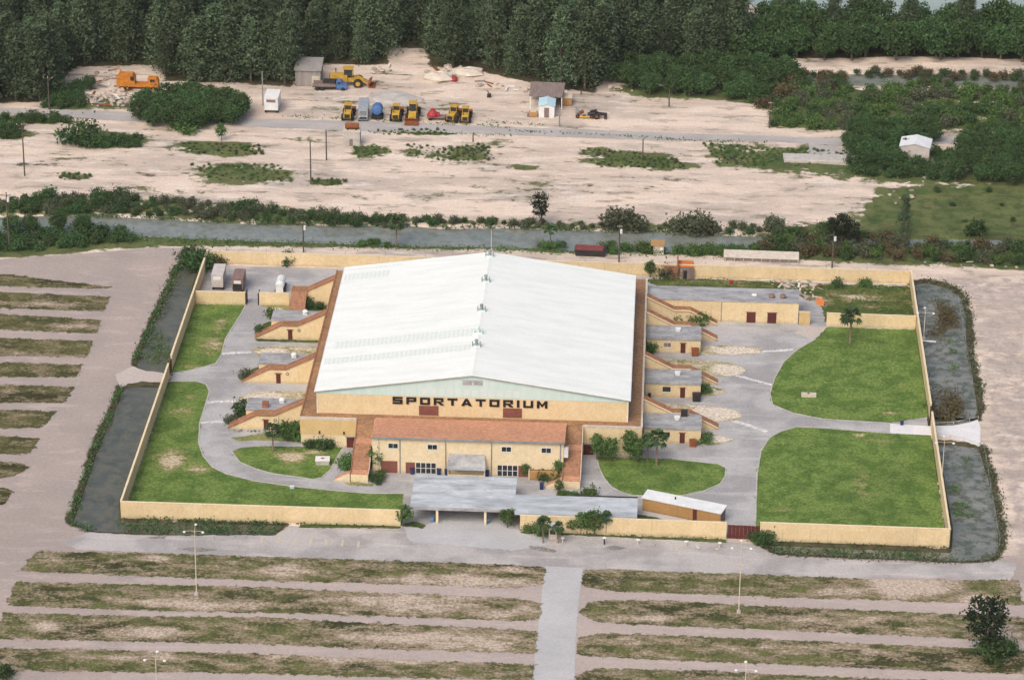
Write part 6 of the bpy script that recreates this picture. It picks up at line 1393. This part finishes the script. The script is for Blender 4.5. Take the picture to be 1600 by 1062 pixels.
def gable_shed(name, p, w, L, h, rh, wallm, roofm, label, rz=0.0, door=None):
    t = thing(name, label, 'shed', p, rz)
    MB().box(-w/2, w/2, 0, 0.12, 0, h).build('front_wall', wallm, t); MB().box(-w/2, w/2, L-0.12, L, 0, h).build('back_wall', wallm, t)
    for x in (-w/2, w/2-0.12): MB().box(x, x+0.12, 0.122, L-0.122, 0, h).build('side_wall', wallm, t)
    for sx in (-1, 1):
        q = [(sx*(w/2+0.2), h-0.05), (0, h+rh), (0, h+rh+0.12), (sx*(w/2+0.2), h+0.07)]
        MB().prism(q, 'y', -0.2, L+0.2).build('roof', roofm, t)
    MB().prism([(-w/2, h), (w/2, h), (0, h+rh)], 'y', 0.02, 0.1).build('gable', wallm, t)
    if door: MB().box(-0.6, 0.6, -0.06, -0.003, 0, h*0.85).build('door', door, t)
    return t
gable_shed('blue_shed', (7.1,182.4), 3.8, 7.5, 3.0, 0.5, 'white_metal', 'pale_blue', 'small white shed with pale blue roof by the far road', 0, 'shed_brown')
t = thing('open_barn', 'dark open-sided barn roof behind the pale blue shed', 'barn', (6.7,187.7), -0.05)
MB().hexa([(-4.2,0,3.4),(4.0,0,3.4),(4.2,7,4.6),(-4.4,7,4.6)], [(-4.2,0,3.55),(4.0,0,3.55),(4.2,7,4.75),(-4.4,7,4.75)]).build('roof', 'shed_brown', t)
for x in (-4.0, 3.8):
    for y, z in ((0.2, 3.4), (6.8, 4.5)): MB().box(x, x+0.2, y, y+0.2, 0, z).build('post', 'white_paint', t)
MB().box(-4.0, 3.9, 6.3, 6.5, 0, 4.4).build('back_wall', 'shed_grey', t)
for p, l in [((3.8,183.0), 'tan crate pile left of the pale blue shed')]:
    t = thing('crate_pile', l, 'crates', p)
    MB().box(-1.0, 1.0, -0.8, 0.8, 0, 1.3).build('crate', 'tan_ply', t); MB().box(-0.7, 0.8, -0.5, 0.7, 1.3, 2.1).build('crate', 'coping', t); MB().box(-1.5, -1.05, -0.6, 0.4, 0, 0.7).build('crate', 'shed_brown', t)
t = thing('tan_van_body', 'small tan storage box right of the barn', 'box', (11.7,190.8))
MB().box(-1.3, 1.3, 0, 3.0, 0.1, 2.1).build('body', 'tan_ply', t); MB().box(-1.4, 1.4, -0.1, 3.1, 2.1, 2.25).build('lid', 'coping', t)
t = thing('grey_shed', 'weathered grey shed half hidden by pines beside the dump truck', 'shed', (-53.7,200.5), 0)
MB().box(-3.2, 3.2, 0, 6, 0, 4.0).build('walls', 'shed_grey', t)
MB().hexa([(-3.5,-0.4,4.0),(3.4,-0.4,4.0),(3.4,6.4,5.2),(-3.5,6.4,5.2)], [(-3.5,-0.4,4.15),(3.4,-0.4,4.15),(3.4,6.4,5.35),(-3.5,6.4,5.35)]).build('roof', 'shed_grey', t)
MB().box(1.0, 3.0, -0.06, -0.003, 0, 2.6).build('door', 'coping', t)
t = thing('block_hut', 'bare concrete block hut below the far road', 'hut', (-38.8,159.5))
MB().box(-2.0, 2.0, 0, 3.2, 0, 3.6).build('walls', 'concrete', t); MB().box(-2.1, 2.1, -0.1, 3.3, 3.6, 3.8).build('roof', 'coping', t); MB().box(-0.5, 0.3, -0.05, -0.003, 0.1, 1.9).build('door', 'shed_brown', t)
t = thing('rusty_tank', 'rusty cylindrical tank on top of the concrete block hut', 'tank', (*(-38.8,159.5), 3.8))
t.location.y += 1.7
o = MB().revolve([(0,-1.7),(0.65,-1.65),(0.75,-1.4),(0.75,1.4),(0.65,1.65),(0,1.7)], 12).build('drum', 'rust', t, (0,0,0.85)); o.rotation_euler.y = math.pi/2
for x in (-1.0, 1.0): MB().box(x-0.15, x+0.15, -0.6, 0.6, 0, 0.3).build('cradle', 'dark', t)
gable_shed('white_shed', (95.7,159.7), 7.0, 6.0, 3.6, 0.8, 'trailer_grey', 'white_metal', 'white-roofed shed among trees below the far road at the right', -0.15)
t = thing('concrete_slab', 'pale raised concrete slab foundation below the far road at the right', 'slab', (73.2,156.0), -0.02)
MB().hexa([(-8.5,0,0),(8.5,-0.3,0),(9.0,5.2,0),(-8.8,4.8,0)], [(-8.5,0,0.7),(8.5,-0.3,0.7),(9.0,5.2,0.7),(-8.8,4.8,0.7)]).build('slab', 'concrete', t)
MB().box(-8.3, 8.2, 0.3, 0.6, 0.7, 0.85).build('kerb', 'coping', t)
t = thing('brick_ruin', 'roofless brick ruin with orange top inside the back wall', 'ruin', (40.0,85.5))
for b, mt in [((-3.2,-0.4,0,0.3,0,3.0),'brick_red'), ((-3.2,-2.9,0.302,4.0,0,2.4),'brick_red'), ((-0.4,-0.1,-0.2,4.0,0,4.2),'brick_red'), ((3.0,3.3,0.302,4.0,0,2.4),'brick_red'), ((0.6,3.3,0,0.3,0,2.6),'shed_brown')]: MB().box(*b).build('wall', mt, t)
MB().box(-0.08, 3.2, 0.5, 3.9, 2.6, 2.85).build('roof_slab', 'orange_tarp', t); MB().box(1.0, 1.8, -0.05, -0.003, 0, 2.1).build('doorway', 'dark', t)
t = thing('low_stand', 'long low whitish stand outside the back wall', 'stand', (58.3,95.7), -0.02)
MB().hexa([(-8.4,0,1.0),(8.2,0,1.0),(8.2,2.8,1.6),(-8.4,2.8,1.6)], [(-8.4,0,1.2),(8.2,0,1.2),(8.2,2.8,1.8),(-8.4,2.8,1.8)]).build('top', 'coping', t)
for x in np.arange(-8, 8.3, 2.0): MB().box(x-0.1, x+0.1, 0.1, 0.3, -0.1, 1.05).build('post', 'concrete', t)
MB().box(-8.3, 8.1, 0.6, 0.75, -0.1, 0.9).build('panel', 'shed_grey', t)
t = thing('moored_barge', 'dark barge with a red top moored at the near canal bank', 'boat', (20.3,96.6), -0.03)
MB().prism([(-3.2,0.0),(3.2,0.0),(3.6,1.5),(-3.5,1.5)], 'y', 0, 2.4).build('hull', 'dark', t)
MB().box(-3.4, 2.9, -0.05, 2.5, 1.5, 1.75).build('top', 'tarp_red', t); MB().box(2.95, 3.5, 0.2, 2.2, 1.5, 1.9).build('bow_deck', 'dark', t)
t = thing('pump_house', 'small whitish pump house on the canal bank', 'shed', (35.6,98.4))
MB().box(-1.3, 1.0, 0, 2.0, 0, 2.4).build('walls', 'coping', t); MB().hexa([(-1.9,-0.3,2.4),(1.2,-0.3,2.4),(1.2,2.3,2.6),(-1.9,2.3,2.6)], [(-1.9,-0.3,2.55),(1.2,-0.3,2.55),(1.2,2.3,2.75),(-1.9,2.3,2.75)]).build('roof', 'tan_ply', t)
MB().box(0.2, 0.8, -0.05, -0.003, 0.1, 1.8).build('door', 'white_paint', t)

# ------------------------------------------------------------------ small things in the compound
def bin_(p, w, d, h, mat, label, name='bin', cat='bin', lid=None, group=None):
    t = thing(name, label, cat, p, 0, group)
    MB().hexa([(-w/2*0.9,-d/2*0.9,0.05),(w/2*0.9,-d/2*0.9,0.05),(w/2*0.9,d/2*0.9,0.05),(-w/2*0.9,d/2*0.9,0.05)], [(-w/2,-d/2,h),(w/2,-d/2,h),(w/2,d/2,h),(-w/2,d/2,h)]).build('body', mat, t)
    MB().box(-w/2-0.04, w/2+0.04, -d/2-0.04, d/2+0.04, h, h+0.08).build('lid', lid or mat, t)
    return t
bin_((43.9, 24.4), 1.7, 1.3, 1.6, 'dark', 'black bin at the corner of the middle right hut')
bin_((43.6, 46.1), 1.5, 1.2, 1.5, 'rust', 'rusty brown bin at the corner of the farthest right hut')
bin_((43.2, 3.9), 1.4, 1.2, 1.2, 'rust', 'rusty box beside the door of the front right hut')
bin_((34.4, 24.9), 0.6, 0.6, 1.0, 'dark', 'small dark drum at the left end of the middle right hut')
for p, l in [((-10.7,-11.8), 'dark blue bin left of the left glass doors'), ((-5.6,-11.7), 'dark blue bin right of the left glass doors'), ((-4.1,-11.9), 'dark blue bin at the left end of the awning'), ((3.7,-11.9), 'dark blue bin at the right end of the awning'), ((14.4,-16.5), 'dark blue bin at the foot of the right ramp stair')]:
    bin_(p, 0.75, 0.75, 1.25, 'bin_blue', l, group='blue bins before the lobby')
for p, l in [((-10.9,-30.8), 'light blue barrel at the end of the left front wall'), ((-5.4,-31.0), 'light blue barrel beside the left canopy post'), ((4.9,-30.8), 'light blue barrel beside the right canopy post')]:
    t = thing('barrel', l, 'barrel', p, 0, 'blue barrels under the canopy')
    MB().revolve([(0,0),(0.38,0),(0.42,0.3),(0.42,0.75),(0.38,1.0),(0,1.0)], 12).build('drum', 'barrel_blue', t); MB().revolve([(0.43,0.48),(0.45,0.5),(0.43,0.54)], 12).build('hoop', 'grey_metal', t)
t = thing('concrete_cistern', 'pale concrete cistern with a red mark on the left front lawn', 'cistern', (-28.3,-9.4), 0.08)
MB().box(-1.3, 1.3, 0, 1.9, 0, 0.9).build('box', 'concrete', t); MB().box(-1.4, 1.4, -0.1, 2.0, 0.9, 1.05).build('slab', 'pale_concrete', t); MB().box(-0.35, 0.35, 0.8, 1.2, 1.05, 1.12).build('hatch', 'machine_red', t)
t = thing('lawn_slab', 'small pale slab box on the right upper lawn', 'slab', (66.6,27.5), 0.0)
MB().box(-1.5, 1.5, 0, 1.0, 0, 0.7).build('box', 'coping', t); MB().box(-0.3, 0.2, 0.3, 0.7, 0.7, 0.8).build('lid', 'rust', t)
t = thing('cooler', 'light blue cooler lying on the left front lawn', 'cooler', (-33.1,-19.5), 0.2)
MB().box(-0.4, 0.4, -0.25, 0.25, 0.05, 0.5).build('body', 'pale_blue', t); MB().box(-0.42, 0.42, -0.27, 0.27, 0.5, 0.58).build('lid', 'white_paint', t)
t = thing('blue_drum', 'dark blue drum beside the concrete bridge', 'barrel', (84.7,16.1))
MB().revolve([(0,0),(0.35,0),(0.35,0.9),(0,0.9)], 10).build('drum', 'bin_blue', t); MB().revolve([(0.36,0.42),(0.38,0.45),(0.36,0.48)], 10).build('hoop', 'grey_metal', t)
t = thing('drain_pipe', 'white pipe sticking out over the right ditch', 'pipe', (91.0, 55.5, 0.6))
MB().tube((0,0,0), (3.0,-0.1,-0.1), 0.16, 0.16, 8).build('barrel', 'white_paint', t); MB().tube((2.9,-0.1,-0.1), (3.05,-0.1,-0.1), 0.2, 0.2, 8).build('collar', 'coping', t)
t = thing('drain_pipe', 'white pipe lying at the foot of the middle right walkway', 'pipe', (46.4, 30.2, 0.15), -0.5)
MB().tube((0,0,0), (1.6,0,0), 0.14, 0.14, 8).build('barrel', 'white_paint', t); MB().tube((1.5,0,0), (1.65,0,0), 0.18, 0.18, 8).build('collar', 'coping', t)
for p, l in [((-44.0,66.2), 'small round valve box at the short yellow wall stub')]:
    t = thing('valve_box', l, 'valve', p); MB().revolve([(0.3,0),(0.42,0),(0.42,0.5),(0.3,0.5)], 10).build('ring', 'shed_brown', t); MB().revolve([(0,0.3),(0.29,0.3)], 10).build('cover', 'concrete', t)
t = thing('yard_pump', 'small dark pump standing on the sand yard', 'pump', (-7.8,195.7))
MB().box(-0.5, 0.5, -0.4, 0.4, 0, 0.9).build('base', 'dark', t); MB().tube((0,0,0.9), (-0.5,0,1.8), 0.18, 0.14).build('arm', 'shed_brown', t)
t = thing('orange_drum', 'orange drum at the edge of the rubble in the yard', 'barrel', (-17.2,206.5))
MB().revolve([(0,0),(0.8,0),(0.85,0.6),(0.7,1.1),(0,1.2)], 10).build('drum', 'machine_red', t); MB().revolve([(0.86,0.5),(0.9,0.55),(0.86,0.6)], 10).build('hoop', 'rust', t)
t = thing('orange_sheet', 'orange sheet leaning on the rubble behind the service building', 'sheet', (70.4,73.6), -0.4)
MB().hexa([(-0.9,0,0.05),(0.9,0,0.05),(0.9,0.06,0.05),(-0.9,0.06,0.05)], [(-0.9,0.7,1.5),(0.7,0.7,1.2),(0.7,0.76,1.2),(-0.9,0.76,1.5)]).build('panel', 'orange_tarp', t); MB().box(-0.9, 0.9, 0.3, 0.5, 0, 0.3).build('prop', 'dark', t)
t = thing('oil_drum', 'reddish drum standing in the weeds behind the service building', 'barrel', (51.4,83.5))
MB().revolve([(0,0),(0.35,0),(0.35,1.0),(0,1.0)], 10).build('drum', 'machine_red', t); MB().revolve([(0.36,0.48),(0.38,0.5),(0.36,0.52)], 10).build('hoop', 'rust', t)
# rubble: separate blocks and planks that can be told apart, each a thing
def rock_mesh(seed):
    r = np.random.default_rng(seed); n = 9; m = MB()
    prof = []
    vs = []; rings = [(0.0, 0.75), (0.35, 1.0), (0.75, 0.8), (1.0, 0.4)]
    for z, rad in rings:
        for i in range(n):
            a = 6.283*i/n; q = rad*(0.75+0.5*r.random())
            vs.append((q*math.cos(a), q*math.sin(a)*0.8, z*(0.8+0.4*r.random()) if z else -0.1))
    fs = [(k*n+i, k*n+(i+1) % n, (k+1)*n+(i+1) % n, (k+1)*n+i) for k in range(3) for i in range(n)]+[tuple(range(3*n, 4*n))]
    m.add(vs, fs); me = m.mesh('rubble_block'); me.materials.append(M['rubble']); return me
ROCKS = [rock_mesh(i) for i in range(5)]
def plank_mesh(mat): 
    me = MB().box(-1, 1, -0.18, 0.18, 0, 0.14).mesh('plank'); me.materials.append(M[mat]); return me
PL = [plank_mesh('coping'), plank_mesh('white_paint'), plank_mesh('shed_grey'), plank_mesh('rust')]
def rubble(poly, spacing, smin, smax, label, group, planks=0.3, r=np.random.default_rng(33)):
    for q in scatter(poly, spacing, r, 1500):
        if r.random() < planks:
            o = put('plank', PL[int(r.integers(4))], None, None, (q[0], q[1], 0.1+0.25*r.random()), r.random()*3.14); o.scale = (smax*(0.6+0.8*r.random()),)*2+(1,)
            o.rotation_euler.x = r.normal()*0.1; tag(o, 'loose board lying '+label, 'board', 'boards '+group)
        else:
            o = put('rubble_block', ROCKS[int(r.integers(5))], None, None, (q[0], q[1], 0), r.random()*6.28); s = smin+(smax-smin)*r.random()**2; o.scale = (s*1.2, s, s*0.7)
            tag(o, 'broken block of rubble '+label, 'rubble', 'rubble '+group)
rubble([(-110.3,188.9),(-102.2,193.2),(-95.6,192.3),(-94.2,183.3),(-102.6,181.3),(-108.7,184.5)], 1.3, 0.3, 1.2, 'in the dump below the orange crane', 'below the crane', 0.35)
rubble([(-112.0,203.6),(-103.9,209.0),(-101.1,196.5),(-109.5,193.6)], 2.2, 0.4, 1.3, 'left of the orange crane', 'left of the crane', 0.5)
rubble([(59.6,88.3),(71.4,87.8),(71.7,82.2),(66.3,78.4),(58.8,85.5)], 1.15, 0.25, 0.9, 'behind the service building by the back wall', 'behind the service building', 0.5)
rubble([(67.0,78.4),(69.8,78.6),(70.3,75.3),(67.3,74.4)], 1.3, 0.3, 0.9, 'at the right end of the service building', 'at the service building end', 0.4)
rubble([(-25.5,213.0),(-19.6,217.3),(-12.1,215.9),(-10.8,208.4),(-19.0,208.7),(-24.2,209.3)], 2.2, 0.5, 1.6, 'at the foot of the wood right of the yard track', 'right of the track', 0.2)
rubble([(-11.5,206.5),(3.2,202.0),(2.6,199.2),(-11.3,202.8)], 1.8, 0.4, 1.0, 'in the rusty row along the wood edge', 'along the wood edge', 0.5)
rubble([(-39.8,213.8),(-34.0,217.1),(-33.3,212.4),(-38.6,210.1)], 2.0, 0.4, 1.0, 'left of the yard track', 'left of the track', 0.3)
rubble([(-109.0,97.9),(-97.5,98.0),(-96.0,95.9),(-107.9,92.1)], 2.2, 0.3, 0.9, 'dumped at the left canal bank', 'at the left canal bank', 0.6)
rubble([(93.8,99.3),(107.9,98.9),(114.8,97.2),(93.6,95.7)], 2.2, 0.3, 0.8, 'along the right dirt track', 'along the right track', 0.3)
rubble([(89.1,144.6),(98.3,147.6),(93.8,135.4),(88.4,131.1)], 2.6, 0.3, 0.8, 'at the edge of the right field', 'at the right field', 0.1)
rubble([(21.7,205.2),(29.8,203.1),(23.4,198.9),(21.0,199.6)], 2.4, 0.3, 0.9, 'on the sand bank right of the wood', 'on the sand bank', 0.1)
rubble([(34.7,-37.4),(47.7,-37.5),(52.4,-39.2),(38.2,-39.6)], 3.0, 0.15, 0.4, 'on the front median', 'on the median', 0.1)
for p, s, l in [((-21.3,207.6), (4.5,3.0,2.0), 'pale heap of sand at the edge of the yard'), ((-14.3,211.9), (5,3,1.8), 'grey heap of spoil at the foot of the wood')]:
    o = put('sand_heap', ROCKS[1].copy(), None, None, (p[0], p[1], -0.2)); o.data.materials[0] = M['coping']; o.scale = s; tag(o, l, 'heap')
o = put('gravel_heap', ROCKS[2].copy(), None, None, (*(-31.5,193.4), -0.3)); o.data.materials[0] = M['concrete']; o.scale = (7.0, 5.5, 0.9); tag(o, 'low grey-green gravel heap in the middle of the yard', 'heap')


# ------------------------------------------------------------------ a thin veil of humid air
t = bpy.data.materials.new('haze'); t.use_nodes = True
nt = t.node_tree; nt.nodes.remove(nt.nodes['Principled BSDF'])
pv = nt.nodes.new('ShaderNodeVolumePrincipled')
pv.inputs['Color'].default_value = (0.93, 0.97, 0.95, 1); pv.inputs['Density'].default_value = 0.00004; pv.inputs['Anisotropy'].default_value = 0.2
nt.links.new(pv.outputs[0], nt.nodes['Material Output'].inputs['Volume'])
M['haze'] = t
tag(MB().box(-9000, 9000, -9000, 12000, -3.0, 300.0).build('haze', 'haze'), kind='stuff')
